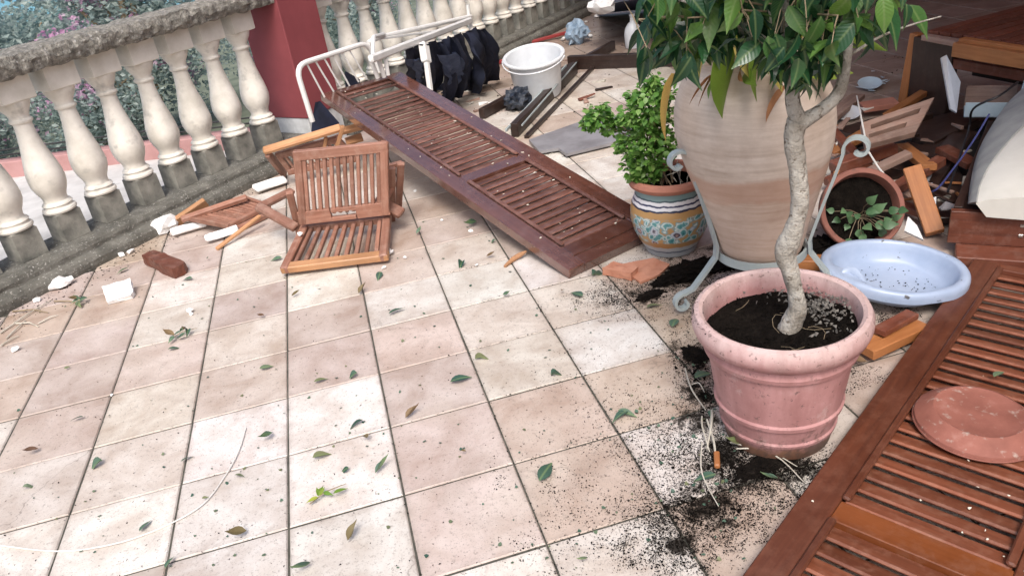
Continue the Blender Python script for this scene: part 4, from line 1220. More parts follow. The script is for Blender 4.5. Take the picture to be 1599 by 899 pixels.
for k in range(9):
    a, d = R.uniform(0, 6.28), R.uniform(.04, .18)
    x, y = d * cos(a), d * sin(a)
    b = R.uniform(0, 6.28)
    pts = []
    for i in range(5):
        xx, yy = x + .02 * i * cos(b + i * .3), y + .02 * i * sin(b + i * .3)
        if xx * xx + yy * yy > .19 ** 2:
            break
        pts.append(fq + Vector((xx, yy, .349 + zf1(xx, yy) + .006 * sin(i))))
    if len(pts) > 2:
        rt.tube(pts, .0006, 4)
tag(rt.build('root_threads', 'twig', soil1), kind='stuff')
def VF(px, py, f=0.0):
    return V(px, py, fq, f)
tp_ = [(1229, 522, .0), (1238, 500, .0), (1245, 480, .0), (1241, 452, .0), (1233, 422, .0), (1227, 399, .0), (1231, 379, .0), (1240, 356, .0), (1246, 336, .0), (1248, 307, 0), (1246, 265, 0), (1239, 222, 0), (1240, 204, 0), (1246, 188, 0)]
tr_ = [.034, .028, .024, .020, .0225, .0265, .0275, .0245, .0215, .0215, .0215, .0235, .025, .024]
def rough_tube(pts, rad, seg=16, amp=0.12, seed=0):
    mb = MB().tube(pts, rad, seg)
    n = len(pts)
    for i in range(n):
        for k in range(seg):
            v = Vector(mb.v[i * seg + k])
            c = pts[i]
            d = v - c
            mb.v[i * seg + k] = tuple(c + d * (1 + amp * mnoise.noise(v * 22 + Vector((seed, 0, 0))) + amp * .6 * mnoise.noise(v * 60)))
    return mb
pts, rad = smooth([VF(x, y, f) for x, y, f in tp_], tr_, 5)
trunk = rough_tube(pts, rad, 18, 0.13).build('trunk', 'bark', ficus, 60)
BRANCH = [([(1248, 192, 0), (1238, 160, -.01), (1236, 115, -.02), (1225, 60, -.03), (1222, -30, -.03), (1215, -140, 0)], [.02, .0165, .015, .014, .012, .008]),
          ([(1250, 192, 0), (1285, 170, .02), (1312, 140, .04), (1322, 85, .06), (1330, 0, .08), (1345, -120, .08)], [.02, .016, .014, .012, .010, .006]),
          ([(1236, 110, -.02), (1190, 60, -.06), (1120, 20, -.08), (1060, 0, -.08)], [.009, .007, .005, .003]),
          ([(1322, 90, .06), (1370, 60, .05), (1420, 40, .03), (1470, 26, .02)], [.004, .003, .0022, .0014]),
          ([(1226, 60, -.03), (1160, -20, -.1), (1080, -60, -.12)], [.009, .006, .004]),
          ([(1330, 20, .08), (1400, -40, .1), (1460, -90, .1)], [.008, .006, .004]),
          ([(1225, 40, -.03), (1260, 10, .15), (1280, -40, .25)], [.008, .006, .004])]
for bp, br in BRANCH:
    pts, rad = smooth([VF(x, y, f) for x, y, f in bp], br, 4)
    rough_tube(pts, rad, 10, 0.08).build('branch', 'bark', ficus, 60)
rc = MB()
for k in range(500):
    a = math.atan2(-vr0.y, -vr0.x) + random.gauss(0, .35)
    d = random.uniform(.203, .236)
    q = fq + Vector((cos(a) * d, sin(a) * d, .409 - abs(d - .216) * .35))
    pz = random.uniform(.001, .0035)
    rc.add([q + Vector((random.gauss(0, 1), random.gauss(0, 1), abs(random.gauss(0, .7)))).normalized() * pz for _ in range(4)], [(0, 1, 2), (0, 2, 3), (0, 3, 1), (1, 3, 2)])
tag(rc.build('rim_soil', 'soil', ficus), kind='stuff')
crown_twigs = MB()
fl_leaves = leaf_set('ficus_leaf', [(.078, .038), (.09, .042), (.07, .036), (.094, .045), (.06, .03), (.084, .034)])
LEAFS = []
R = random.Random(21)
def shape_ok(px, py):
    # lower outline of the crown in the photograph, used to decide how low twigs hang at each side
    pts_ = [(1000, 60), (1012, 130), (1045, 118), (1075, 145), (1110, 110), (1160, 100), (1200, 125), (1235, 160), (1262, 175), (1300, 120), (1335, 95), (1365, 105), (1385, 60), (1425, 65), (1450, 40), (1475, 20)]
    if px < 1000 or px > 1475:
        return False
    for a, b in zip(pts_, pts_[1:]):
        if a[0] <= px <= b[0]:
            return py < a[1] + (b[1] - a[1]) * (px - a[0]) / (b[0] - a[0])
    return False
while len(LEAFS) < 290:
    px, py = R.uniform(1000, 1470), R.uniform(-60, 172)
    if not shape_ok(px, py + 22):
        continue
    if px > 1385 and R.random() > .3:
        continue
    if px > 1300 and py > 60 and R.random() > .5:
        continue
    f = R.uniform(-.2, .2)
    p = VF(px, py - 18, f)
    LEAFS.append(p)
upper = []
for k in range(420):
    d = Vector((R.gauss(0, 1), R.gauss(0, 1), R.gauss(0, 1))).normalized() * R.random() ** .4
    p = Vector((1.40, -.15, 1.50)) + Vector((d.x * .36, d.y * .36, d.z * .28))
    if p.z > 1.28:
        upper.append(p)
root = VF(1240, 20, 0)
for p in LEAFS[::3]:
    b = p + Vector((R.gauss(0, .05), R.gauss(0, .05), R.uniform(.05, .12)))
    crown_twigs.tube([p, (p + b) / 2 + Vector((0, 0, .01)), b, b.lerp(root, .45)], [.001, .0014, .0018, .0024], 5)
crown = crown_twigs.build('crown', 'twig', ficus)
for p in LEAFS:
    d = Vector((R.gauss(0, .75), R.gauss(0, .75), -R.uniform(.3, 1.5)))
    put('leaf', R.choice(fl_leaves), None, crown, orient(p, d, (R.gauss(0, .5), R.gauss(0, .5) - .5, 1), R.uniform(-.7, .7), R.uniform(.75, 1.15)))
um = MB()
lm0 = [(0, 0, 0), (-.016, .03, .005), (0, .032, -.001), (.016, .03, .005), (0, .066, -.012)]
upper += [VF(x_, y_, f_) for x_, y_, f_ in ((R.uniform(1030, 1340), R.uniform(-40, 110), R.uniform(-.12, .15)) for _ in range(330)) if shape_ok(x_, y_ + 40)]
for p in upper:
    d = Vector((R.gauss(0, .8), R.gauss(0, .8), -R.uniform(.1, 1.2)))
    mw = orient(p, d, (0, 0, 1), R.uniform(-.7, .7))
    um.add([mw @ Vector(v) for v in lm0], [(0, 2, 1), (0, 3, 2), (1, 2, 4), (2, 3, 4)], None, True, R.uniform(.01, .99))
tag(um.build('upper_foliage', 'ficus_leaf', crown), kind='stuff')

# ================================================================== URN ON IRON STAND
uq = Vector((1.76, 0.516, 0))
urn = thing('clay_urn', uq + Vector((0, 0, 0.2)), 'tall pale clay urn holding a plant with long hanging yellow-green leaves', 'urn')
UR = [(0.0, 0.205), (0.130, 0.202), (0.140, 0.21), (0.150, 0.24), (0.172, 0.32), (0.202, 0.42), (0.232, 0.52), (0.252, 0.60), (0.260, 0.67), (0.257, 0.73), (0.245, 0.78), (0.222, 0.83), (0.198, 0.865), (0.187, 0.89), (0.188, 0.905), (0.205, 0.92), (0.218, 0.932), (0.218, 0.945), (0.205, 0.952), (0.188, 0.945), (0.178, 0.92), (0.17, 0.88), (0.0, 0.87)]
vl = Vector((uq.x - CAM.x, uq.y - CAM.y, 0)).normalized()
vr = Vector((vl.y, -vl.x, 0))
ub = MB().lathe(UR, uq, 64, None, 1, 1, lambda a, z: 0.003 * sin(3 * a + z * 20) + .002 * sin(70 * z))
ub.v = [tuple(Vector(q) - vr * .062 * (q[2] - .2)) for q in ub.v]
ub.build('body', 'urn_clay', urn)
soil_disc(uq, 0.18, 0.905, 0.012, 'soil', 'soil', urn, 0, 4, 8, 32)
strap = {}
def strap_mesh(L, W, droop, twist=0.3, n=9):
    vs, fs = [], []
    for i in range(n + 1):
        t = i / n
        wd = W * .5 * (min(1, t * 3.2 + .35)) * (1 - max(0, (t - .45) / .55) ** 2.2) + .0008
        a = droop * t
        y, z = 0, 0
        for q_ in range(int(t * 40)):
            aa = droop * (q_ / 40)
            y += cos(aa) * L / 40
            z -= sin(aa) * L / 40
        for sg in (-1, 0, 1):
            vs.append((sg * wd * cos(twist * t), y, z + abs(sg) * wd * .3 + sg * wd * sin(twist * t)))
    fs = [(i * 3 + k, i * 3 + k + 1, i * 3 + k + 4, i * 3 + k + 3) for i in range(n) for k in range(2)]
    mb = MB(); mb.add(vs, fs, None, True)
    return mb.mesh('leaf', sharp=60)
def strap_leaf(pbase, ptip, L, W, mat, roll=0.0, droop=0.5):
    """a long leaf from pbase towards ptip"""
    me = strap_mesh(1.0, 1.45 * W / (Vector(ptip) - Vector(pbase)).length, droop)
    me.materials.append(M[mat])
    d = Vector(ptip) - Vector(pbase)
    tipl = me.vertices[len(me.vertices) - 2].co
    q_ = tipl.normalized().rotation_difference(d.normalized()).to_matrix().to_4x4()
    sc_ = d.length / tipl.length
    return put('leaf', me, None, urn, Matrix.Translation(pbase) @ Matrix.Rotation(roll, 4, d.normalized()) @ q_ @ Matrix.Scale(sc_, 4))
def VU(px, py, f):
    return V(px, py, uq, f)
top = uq + Vector((0, 0, .95))
for (x0, y0, x1, y1, fw_, L, W, m_) in ((1150, 70, 1128, 186, -.30, .3, .075, 'strap_leaf'), (1185, 80, 1182, 160, -.30, .2, .055, 'strap_leaf'), (1160, 55, 1172, 125, -.28, .2, .05, 'yellow_leaf'),
                                        (1052, 115, 1040, 222, -.20, .25, .028, 'yellow_leaf'), (1135, 52, 1122, 108, -.28, .15, .055, 'strap_leaf'), (1098, 80, 1092, 130, -.26, .12, .03, 'yellow_leaf'),
                                        (1120, 110, 1090, 168, -.27, .15, .02, 'dry_leaf'), (1222, 85, 1222, 145, -.28, .15, .045, 'yellow_leaf'), (1226, 135, 1196, 192, -.28, .15, .018, 'dry_leaf'),
                                        (1158, 105, 1160, 128, -.28, .1, .02, 'dry_leaf'), (1110, 118, 1076, 165, -.26, .1, .012, 'dry_leaf'), (1200, 60, 1202, 120, -.29, .15, .04, 'strap_leaf'), (1105, 40, 1078, 95, -.25, .2, .04, 'strap_leaf')):
    strap_leaf(VU(x0, y0, fw_ + .06), VU(x1, y1, fw_ - .01), L, W, m_, random.uniform(-.4, .4), random.uniform(.3, .8))
for k in range(16):
    a = 2 * pi * k / 16 + .2
    b0 = top + Vector((cos(a) * .07, sin(a) * .07, -.04))
    strap_leaf(b0, top + Vector((cos(a) * .36, sin(a) * .36, random.uniform(-.12, .22))), .3, .045, 'strap_leaf', 0, .9)
st = thing('urn_stand', uq, 'grey wrought iron stand with scrolled legs holding the clay urn', 'plant stand')
MB().strip([uq + Vector((cos(2 * pi * k / 40) * .157, sin(2 * pi * k / 40) * .157, .205)) for k in range(41)], (0, 0, 1), 0.03, 0.008).build('ring', 'grey_iron', st)
vl = Vector((uq.x - CAM.x, uq.y - CAM.y, 0)).normalized()
vr = Vector((vl.y, -vl.x, 0))
def iron_leg(a, top_scroll=True):
    rd = vr * cos(a) + vl * sin(a)
    tg = Vector((-rd.y, rd.x, 0))
    z = Vector((0, 0, 1))
    pts = []
    # foot scroll, splayed leg, S-curve hugging the urn, outward top scroll
    foot = scroll(uq + rd * 0.30 + z * 0.045, 0.012, 0.040, -3.6, pi * .55, rd, z, 18)
    pts += foot
    pts += [uq + rd * .262 + z * .095, uq + rd * .215 + z * .15, uq + rd * .172 + z * .205]
    for zz, r_ in ((.25, .168), (.32, .186), (.40, .208), (.48, .232), (.53, .246), (.57, .256)):
        pts.append(uq + rd * r_ + z * zz)
    pts += scroll(uq + rd * .302 + z * .59, 0.046, 0.014, pi * 1.0, -pi * .75, rd, z, 22)
    mb = MB().strip(pts, tg, 0.028, 0.010)
    return mb.build('leg', 'grey_iron', st)
for a in (radians(207), radians(-12), radians(98)):
    iron_leg(a)

# ================================================================== PAINTED POT WITH SHRUB
tq = Vector((1.655, 1.055, 0))
tal = thing('painted_pot', tq, 'round pot with terracotta rim and painted blue flower band, leafy green shrub growing', 'potted plant')
TR = [(0.0, 0.0), (0.10, 0.0), (0.108, 0.006), (0.112, 0.02), (0.135, 0.055), (0.155, 0.095), (0.166, 0.14), (0.165, 0.175), (0.156, 0.205), (0.146, 0.225), (0.140, 0.245), (0.139, 0.262)]
TZ = 1.14
pb = MB().lathe([(r, z * TZ) for r, z in TR], tq, 56)
pb.build('bowl', 'glaze', tal)
MB().lathe([(r, z * TZ) for r, z in ((0.139, 0.262), (0.150, 0.264), (0.163, 0.272), (0.168, 0.284), (0.164, 0.296), (0.152, 0.302), (0.140, 0.300), (0.134, 0.288), (0.132, 0.25), (0.128, 0.2), (0.0, 0.2))], tq, 56).build('rim', 'terracotta', tal)
sd_ = soil_disc(tq, 0.131, 0.292, 0.012, 'soil', 'soil', tal, 0, 7, 10, 32)
tag(clods(MB(), tq, 0.12, 0.292, 300, .002, .006, 13).build('soil_clods', 'soil_grey', sd_), kind='stuff')
stm = MB()
R = random.Random(31)
cls = []
def VT(px, py, f):
    return V(px, py, tq, f)
for (x, y, r, f) in ((935, 180, .055, 0), (925, 190, .04, .02), (960, 195, .05, .05), (985, 185, .07, .02), (1010, 170, .07, .0), (1000, 200, .085, .0), (1020, 205, .08, .05), (1005, 230, .085, -.02), (985, 225, .06, .03), (1015, 250, .075, 0), (995, 262, .06, 0), (1035, 150, .05, .03), (1000, 150, .05, .05), (1030, 180, .07, .06), (1022, 130, .04, .05), (1045, 225, .06, .05), (1010, 275, .045, 0)):
    p = VT(x, y, f - .05)
    cls.append((p.x, p.y, p.z, r, r, r * .9))
    stm.tube([tq + Vector((R.gauss(-.02, .02), R.gauss(0, .02), .26)), tq.lerp(p, .5) + Vector((0, 0, .12 + .1)), p], [.004, .003, .0012], 6)
stm.build('stem', 'twig', tal)
# leaves: rounded little blades
fm = MB()
lf = [(0, 0, 0), (-.3, .25, .06), (0, .3, 0), (.3, .25, .06), (-.32, .6, .05), (0, .62, -.02), (.32, .6, .05), (0, 1, -.1)]
lff = [(0, 2, 1), (0, 3, 2), (1, 2, 5, 4), (2, 3, 6, 5), (4, 5, 7), (5, 6, 7)]
for k in range(2300):
    c = R.choice(cls)
    d = Vector((R.gauss(0, 1), R.gauss(0, 1), R.gauss(0, 1))).normalized() * R.random() ** .4
    p = Vector((c[0] + d.x * c[3], c[1] + d.y * c[4], c[2] + d.z * c[5]))
    mw = orient(p, Vector((d.x + R.gauss(0, .5), d.y + R.gauss(0, .5), R.gauss(-.1, .4))), (R.gauss(0, .3), R.gauss(0, .3) - .2, 1), R.uniform(-.6, .6), R.uniform(.018, .036))
    fm.add([mw @ Vector(v) for v in lf], lff, None, True, R.uniform(.01, .99))
fo = fm.build('foliage', 'shrub_leaf', tal, 80)
tag(fo, kind='stuff')
dm = MB()
for k in range(7):
    a = R.uniform(0, 6.28)
    b = tq + Vector((R.uniform(-.05, .08), R.uniform(-.06, .02), .262))
    dm.tube([b, b + Vector((R.gauss(0, .03), R.gauss(0, .03), .06)), b + Vector((R.gauss(0, .06), R.gauss(0, .06), .12))], [.003, .0025, .0015], 5)
dm.build('dry_stem', 'straw', tal)

# ================================================================== TIPPED TERRACOTTA POT WITH SEEDLING
sq = P(1352, 372)
ax = (Vector((CAM.x, CAM.y, 0)) - Vector((sq.x, sq.y, 0))).normalized()
sideaxis = Vector((ax.y, -ax.x, 0))
pax = (ax * .72 - sideaxis * 0.28 + Vector((0, 0, .42))).normalized()
mouth = P(1347, 326, 0.17)
tip = thing('tipped_pot', sq, 'terracotta pot lying on its side with a small leafy seedling in it', 'potted plant')
TP = [(0.0, -0.25), (0.095, -0.25), (0.10, -0.24), (0.14, -0.05), (0.143, -0.045), (0.158, -0.04), (0.162, -0.005), (0.158, 0.0), (0.142, 0.0), (0.138, -0.01), (0.13, -0.06), (0.0, -0.08)]
MB().lathe(TP, mouth, 48, pax).build('pot', 'terracotta_dark', tip)
qm = pax.to_track_quat('Z', 'Y').to_matrix()
smb = MB()
vs = [mouth + qm @ Vector((0, 0, -.045))]
for i in range(1, 9):
    for k in range(32):
        a = 2 * pi * k / 32
        r_ = .134 * i / 8
        vs.append(mouth + qm @ Vector((r_ * cos(a), r_ * sin(a), -.05 + .012 * mnoise.noise(Vector((r_ * cos(a) * 20, r_ * sin(a) * 20, 3))))))
smb.add(vs, [(0, 1 + k, 1 + (k + 1) % 32) for k in range(32)] + [(1 + i * 32 + k, 33 + i * 32 + k, 33 + i * 32 + (k + 1) % 32, 1 + i * 32 + (k + 1) % 32) for i in range(7) for k in range(32)], None, True)
smb.build('soil', 'soil', tip, 180)
seed_leaves = leaf_set('seedling_leaf', [(.042, .034), (.048, .036), (.036, .03)])
sdm = MB()
base = mouth + qm @ Vector((0, 0, -.045)) - Vector((0, 0, .03))
spots = []
for (x, y) in ((1303, 330), (1312, 342), (1320, 328), (1325, 350), (1335, 345), (1343, 340), (1340, 358), (1352, 330), (1355, 318), (1360, 340), (1366, 350), (1372, 360), (1380, 345), (1387, 330), (1392, 342), (1403, 328), (1326, 372), (1350, 352), (1378, 352), (1330, 336), (1345, 366), (1362, 330)):
    p = V(x, y, mouth, -.02 + random.uniform(-.03, .02))
    spots.append(p)
    sdm.tube([base + Vector((random.gauss(0, .02), 0, 0)), base.lerp(p, .6) + Vector((0, 0, .01)), p], [.0018, .0014, .001], 5)
sdm.build('stem', 'twig', tip)
for p in spots:
    d = (p - base) + Vector((random.gauss(0, .03), random.gauss(0, .03), random.gauss(.01, .02)))
    put('leaf', random.choice(seed_leaves), None, tip, orient(p, d, (ax + Vector((random.gauss(0, .3), 0, .5))), random.uniform(-.3, .3), random.uniform(.8, 1.15)))

# ================================================================== BLUE BASIN, SAUCER
bc = P(1396, 416, 0.11)
bl = MB()
bax = (Vector((0, 0, 1)) + vr * 0.10 - vl * 0.05).normalized()
qb = bax.to_track_quat('Z', 'Y').to_matrix()
prof = [(0.0, -0.072), (0.5, -0.072), (0.68, -0.068), (0.76, -0.055), (0.82, -0.02), (0.845, 0.0), (0.862, 0.006), (0.89, 0.010), (0.96, 0.008), (0.99, 0.0), (1.0, -0.014), (1.0, -0.030), (0.985, -0.031), (0.975, -0.012), (0.88, -0.006), (0.80, -0.06), (0.70, -0.078), (0.0, -0.082)]
seg = 64
vs = []
for (r_, z) in prof:
    for k in range(seg):
        a = 2 * pi * k / seg
        e1, e2 = 0.248 * r_ * cos(a), 0.195 * r_ * sin(a)
        # crumpled side: the wall is pushed in near the front left
        dent = math.exp(-((a - 3.75) / 0.28) ** 2)
        zz = z + (0.03 * dent if -0.05 < z < -0.02 else 0)
        k_ = 1 - 0.30 * dent * (1 if (r_ > .7 and r_ < .87) else 0)
        loc = vr * e1 * k_ + vl * e2 * k_
        n_ = bax
        vs.append(bc + (loc - n_ * loc.dot(n_)) + n_ * (zz + 0.006 * mnoise.noise(Vector((e1 * 9, e2 * 9, 4)))))
m_ = len(prof)
bl.add(vs, [(i * seg + k, i * seg + (k + 1) % seg, (i + 1) * seg + (k + 1) % seg, (i + 1) * seg + k) for i in range(m_ - 1) for k in range(seg)], None, True)
bas = thing('blue_basin', Vector((bc.x, bc.y, 0.03)), 'oval pale blue plastic basin with a crumpled side and bits of dirt', 'basin')
bl.build('bowl', 'basin', bas, 50)
fp = MB()
fpts = [P(1312, 432, .118), P(1320, 424, .130), P(1332, 424, .132), P(1342, 434, .120), P(1348, 447, .106), P(1356, 456, .098)]
fpts, frad = smooth(fpts, [.006, .014, .016, .014, .010, .004], 4)
fp.tube(fpts, frad, 10, True, 0.45)
fp.build('crumpled_flap', 'basin', bas, 60)
bd_ = MB()
for k in range(150):
    a, d = random.uniform(0, 6.28), random.random() ** .5 * .6
    if random.random() < .5:
        a, d = random.gauss(4.0, .5), random.gauss(.45, .15)
    e1, e2 = .248 * d * cos(a), .195 * d * sin(a)
    loc = vr * e1 + vl * e2
    q = bc + (loc - bax * loc.dot(bax)) + bax * -.068
    lump(bd_, q, *(random.uniform(.0008, .0035),) * 2, .0015, .6, 9, 1, k, k)
tag(bd_.build('dirt', 'soil', bas), kind='stuff')
sqq = P(1527, 648, 0.085)
sa = thing('plant_saucer', sqq - Vector((0, 0, .028)), 'round terracotta plant saucer lying upside down on the flat shutter', 'saucer')
sax = (Vector((0, 0, 1)) + vr * .04).normalized()
MB().lathe([(0.148, -0.028), (0.152, -0.024), (0.150, -0.016), (0.118, 0.010), (0.108, 0.0145), (0.102, 0.013), (0.098, 0.0115), (0.05, 0.0135), (0.03, 0.012), (0.0, 0.0125)], sqq, 56, sax).build('dish', 'saucer', sa)
MB().lathe([(0.1535, -0.0300), (0.1550, -0.0275), (0.1535, -0.0245), (0.150, -0.0245), (0.149, -0.0300)], sqq, 56, sax).build('rim', 'saucer', sa)

# ================================================================== RIGHT-HAND PILE
lg = thing('wooden_lounge_seat', P(1500, 375), 'dark reddish wooden seat frame at the right edge, two screw heads in front', 'seat frame')
fa = P(1482, 352, 0.115)
we = (P(1599, 358, 0.115) - fa); we.z = 0; we.normalize()
wb = P(1545, 178, .18) - P(1483, 330, .18); wb.z = 0; wb.normalize()
zU = Vector((0, 0, 1))
fb = Vector((fa.x, fa.y, 0))
MB().bar(fb + zU * .115, fb + we * .75 + zU * .115, 0.03, 0.13, zU, 0.05).build('front_board', 'plank_red', lg)
MB().bar(fb + wb * .02 + we * .02 + zU * .12, fb + wb * 1.05 + we * .02 + zU * .12, 0.03, 0.13, zU, 0.05).build('side_board', 'plank_dark', lg)
MB().bar(fb + wb * .02 + we * .06 + zU * .17, fb + wb * 1.0 + we * .06 + zU * .17, 0.06, 0.012, zU, 0.05).build('ledge', 'plank_dark', lg)
MB().bar(fb + wb * .05 + we * .38 + zU * .135, fb + wb * 1.0 + we * .38 + zU * .135, 0.58, 0.03, zU, 0.05).build('seat_base', 'plank_dark', lg)
MB().bar(fb - wb * .07 + we * .04 + zU * .026, fb - wb * .07 + we * .75 + zU * .026, 0.12, 0.045, zU, 0.06).build('lower_board', 'plank_red', lg)
for zz in (.135, .095):
    p = V(1561, 0, fb)
    q = fb + we * .235 - wb * .016 + zU * zz
    MB().bar(q - we * .008, q + we * .008, 0.006, 0.012, zU, 0.3).build('screw_head', 'screw', lg)
cu = MB()
cc = fb + we * .40 + wb * .50 + zU * .235
def pillow(mb, c, ex, ey, hx, hy, hz, seg=20, bend=0.0, puff=.35):
    ex, ey = Vector(ex), Vector(ey)
    ez = ex.cross(ey)
    n = seg
    vs = []
    for side in (1, -1):
        for i in range(n + 1):
            for j in range(n + 1):
                u, v = i / n * 2 - 1, j / n * 2 - 1
                e = (1 - abs(u) ** 6) * (1 - abs(v) ** 6)
                zz = side * hz * max(e, 0) ** .4 + .006 * mnoise.noise(Vector((u * 3, v * 3, side)))
                zz += bend * max(0, v) ** 2
                vs.append(c + ex * u * hx + ey * v * hy + ez * zz)
    m = n + 1
    fs = []
    for s_ in (0, 1):
        o = s_ * m * m
        for i in range(n):
            for j in range(n):
                f = (o + i * m + j, o + (i + 1) * m + j, o + (i + 1) * m + j + 1, o + i * m + j + 1)
                fs.append(f if s_ == 0 else f[::-1])
    mb.add(vs, fs, None, True)
    return mb
cush = thing('seat_cushion', cc - zU * .06, 'cream seat cushion with a grey side band on the wooden seat frame', 'cushion')
def curve(pts, n=20):
    out, _ = smooth(pts, [0] * len(pts), n // (len(pts) - 1) + 1)
    return [out[round(k * (len(out) - 1) / n)] for k in range(n + 1)]
NC = 28
lowc = curve([P(1521, 320, .185), P(1524, 285, .19), P(1531, 240, .20), P(1548, 198, .23), P(1576, 158, .28), P(1612, 126, .34)], NC)
topc = curve([P(1524, 316, .235), P(1530, 288, .26), P(1545, 258, .28), P(1568, 228, .305), P(1602, 192, .34), P(1650, 150, .39)], NC)
bm_, cm_ = MB(), MB()
bv, cv = [], []
for k in range(NC + 1):
    lo_, hi_ = lowc[k], topc[k]
    mid = (lo_ + hi_) / 2 - we * .02
    for q in (lo_, lo_.lerp(mid, .5) - we * .012, mid, hi_.lerp(mid, .4) - we * .01, hi_ + zU * .003, hi_ + we * .02 - zU * .02, lo_ + we * .03 + zU * .002):
        bv.append(q)
    for f, dz in ((0.0, -.004), (.03, .012), (.12, .026), (.3, .034), (.5, .03), (.56, .0), (.56, -.08), (.04, -.055)):
        w0 = mnoise.noise(Vector((k * .3, f * 6, 2))) * .004
        cv.append(hi_ + we * f + zU * (dz + w0))
bm_.add(bv, [(j * 7 + k, j * 7 + 7 + k, j * 7 + 7 + (k + 1) % 7, j * 7 + (k + 1) % 7) for j in range(NC) for k in range(7)] + [tuple(range(7)), tuple(NC * 7 + 6 - k for k in range(7))], None, True)
bm_.build('side_band', 'cushion_grey', cush, 60)
cm_.add(cv, [(j * 8 + k, j * 8 + 8 + k, j * 8 + 8 + (k + 1) % 8, j * 8 + (k + 1) % 8) for j in range(NC) for k in range(8)] + [tuple(range(8)), tuple(NC * 8 + 7 - k for k in range(8))], None, True)
cm_.build('cushion_body', 'cushion', cush, 70)

tb = thing('low_table', P(1450, 165), 'wrecked low wooden table with reddish slatted top at the upper right', 'table')
tz = 0.45
L0, R0 = P(1440, 56, tz), P(1640, 86, tz)
tx = (R0 - L0); tx.z = 0; tx.normalize()
ty = Vector((-tx.y, tx.x, 0))
e0 = P(1492, 66, tz)
MB().bar(e0 + zU * -.035, e0 + tx * .75 + zU * -.035, 0.04, 0.07, zU, 0.08).build('apron', 'plank_orange', tb)
MB().bar(e0 + ty * .04 + tx * .0, e0 + ty * .04 + tx * .75, 0.045, 0.03, zU, 0.1).build('edge_rail', 'plank_orange', tb)
for k in range(12):
    b0 = L0 + tx * (.0 + .072 * k) + ty * .075
    MB().bar(b0 - zU * .0, b0 + ty * .95, 0.064, 0.02, zU, 0.1).build('slat', 'plank_red', tb)
MB().bar(L0 + tx * -.03 + ty * .05 - zU * .02, e0 + ty * .05 - zU * .02, 0.045, 0.03, zU, 0.1).build('edge_rail', 'plank_grey', tb)
lg0 = P(1411, 168)
MB().bar(lg0, Vector((lg0.x + .02, lg0.y - .02, 0.42)), 0.055, 0.055, tx, 0.08).build('leg', 'plank_orange', tb)
lg1 = lg0 + tx * .07 - ty * .0
MB().bar(lg1 + tx * .1, lg1 + tx * .1 + Vector((.0, .0, .41)), 0.05, 0.26, tx, 0.06).build('end_panel', 'plank_dark', tb)
lg2 = lg0 + tx * .95 + ty * .1
MB().bar(lg2, lg2 + Vector((0, 0, .41)), 0.055, 0.055, tx, 0.08).build('leg', 'plank_orange', tb)
MB().bar(lg1 + tx * .15 + zU * .3, lg1 + tx * .95 + zU * .3, 0.03, 0.05, zU, 0.1).build('stretcher', 'plank_red', tb)
MB().bar(lg1 + tx * .15 + ty * .5 + zU * .18, lg1 + tx * 1.1 + ty * .45 + zU * .2, 0.5, 0.03, zU, 0.1).build('lower_shelf', 'plank_dark', tb)

bx = thing('white_box', P(1540, 165, .1), 'pale blue open plastic box wedged below the wrecked table', 'box')
bo = P(1508, 160, 0.22)
bx1 = P(1560, 160, 0.22) - bo; bx1.normalize()
by1 = Vector((-bx1.y, bx1.x, 0)).normalized()
MB().bar(bo + by1 * .08 - zU * .07, bo + bx1 * .22 + by1 * .08 - zU * .07, 0.17, 0.008, zU, .2).build('bottom', 'pale_blue_plastic', bx)
MB().bar(bo + by1 * .165 - zU * .02, bo + bx1 * .22 + by1 * .165 - zU * .02, 0.008, 0.11, zU, .2).build('wall', 'plank_grey', bx)
MB().bar(bo + by1 * -.005 - zU * .035, bo + bx1 * .22 + by1 * -.005 - zU * .035, 0.008, 0.07, zU, .2).build('wall', 'pale_blue_plastic', bx)
MB().bar(bo + bx1 * .226 + by1 * .0 + zU * .0, bo + bx1 * .25 + by1 * .17 + zU * .03, 0.008, 0.15, zU, .2).build('wall', 'pale_blue_plastic', bx)
a_, b_, c_, d_ = P(1468, 88, 0.38), P(1480, 86, 0.38), P(1504, 128, 0.28), P(1496, 178, 0.14)
wp = MB()
wp.prism([P(1470, 90, .38), P(1478, 86, .385), P(1500, 128, .29), P(1494, 176, .15), P(1484, 170, .16)], 0.02, (-.4, -.8, .5))
solo('white_sheet', wp, 'white_plastic', 'white panel standing on edge left of the pale blue box', 'sheet')

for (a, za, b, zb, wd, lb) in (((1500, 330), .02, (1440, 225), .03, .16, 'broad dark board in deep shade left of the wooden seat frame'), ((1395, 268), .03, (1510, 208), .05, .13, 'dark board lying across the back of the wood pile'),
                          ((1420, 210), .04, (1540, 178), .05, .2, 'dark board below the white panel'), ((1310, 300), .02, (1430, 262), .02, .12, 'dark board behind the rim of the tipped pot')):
    solo('board', MB().bar(P(*a, za), P(*b, zb), wd, .035, (0, 0, 1), .08), 'plank_dark', lb, 'board')  # extra boards, kept dark to deepen the shade inside the pile
shv, shf = [], []  # black sheet added under the pile to stand in for deep shade
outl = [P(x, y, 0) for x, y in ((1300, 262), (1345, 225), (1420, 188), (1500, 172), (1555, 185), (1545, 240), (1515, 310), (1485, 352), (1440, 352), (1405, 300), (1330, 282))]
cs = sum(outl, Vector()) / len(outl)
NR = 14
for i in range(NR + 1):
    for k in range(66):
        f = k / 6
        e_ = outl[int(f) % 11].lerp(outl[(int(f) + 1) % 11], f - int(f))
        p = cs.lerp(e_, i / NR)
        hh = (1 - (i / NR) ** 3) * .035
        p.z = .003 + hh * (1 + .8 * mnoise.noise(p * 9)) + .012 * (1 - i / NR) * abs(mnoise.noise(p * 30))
        shv.append(p)
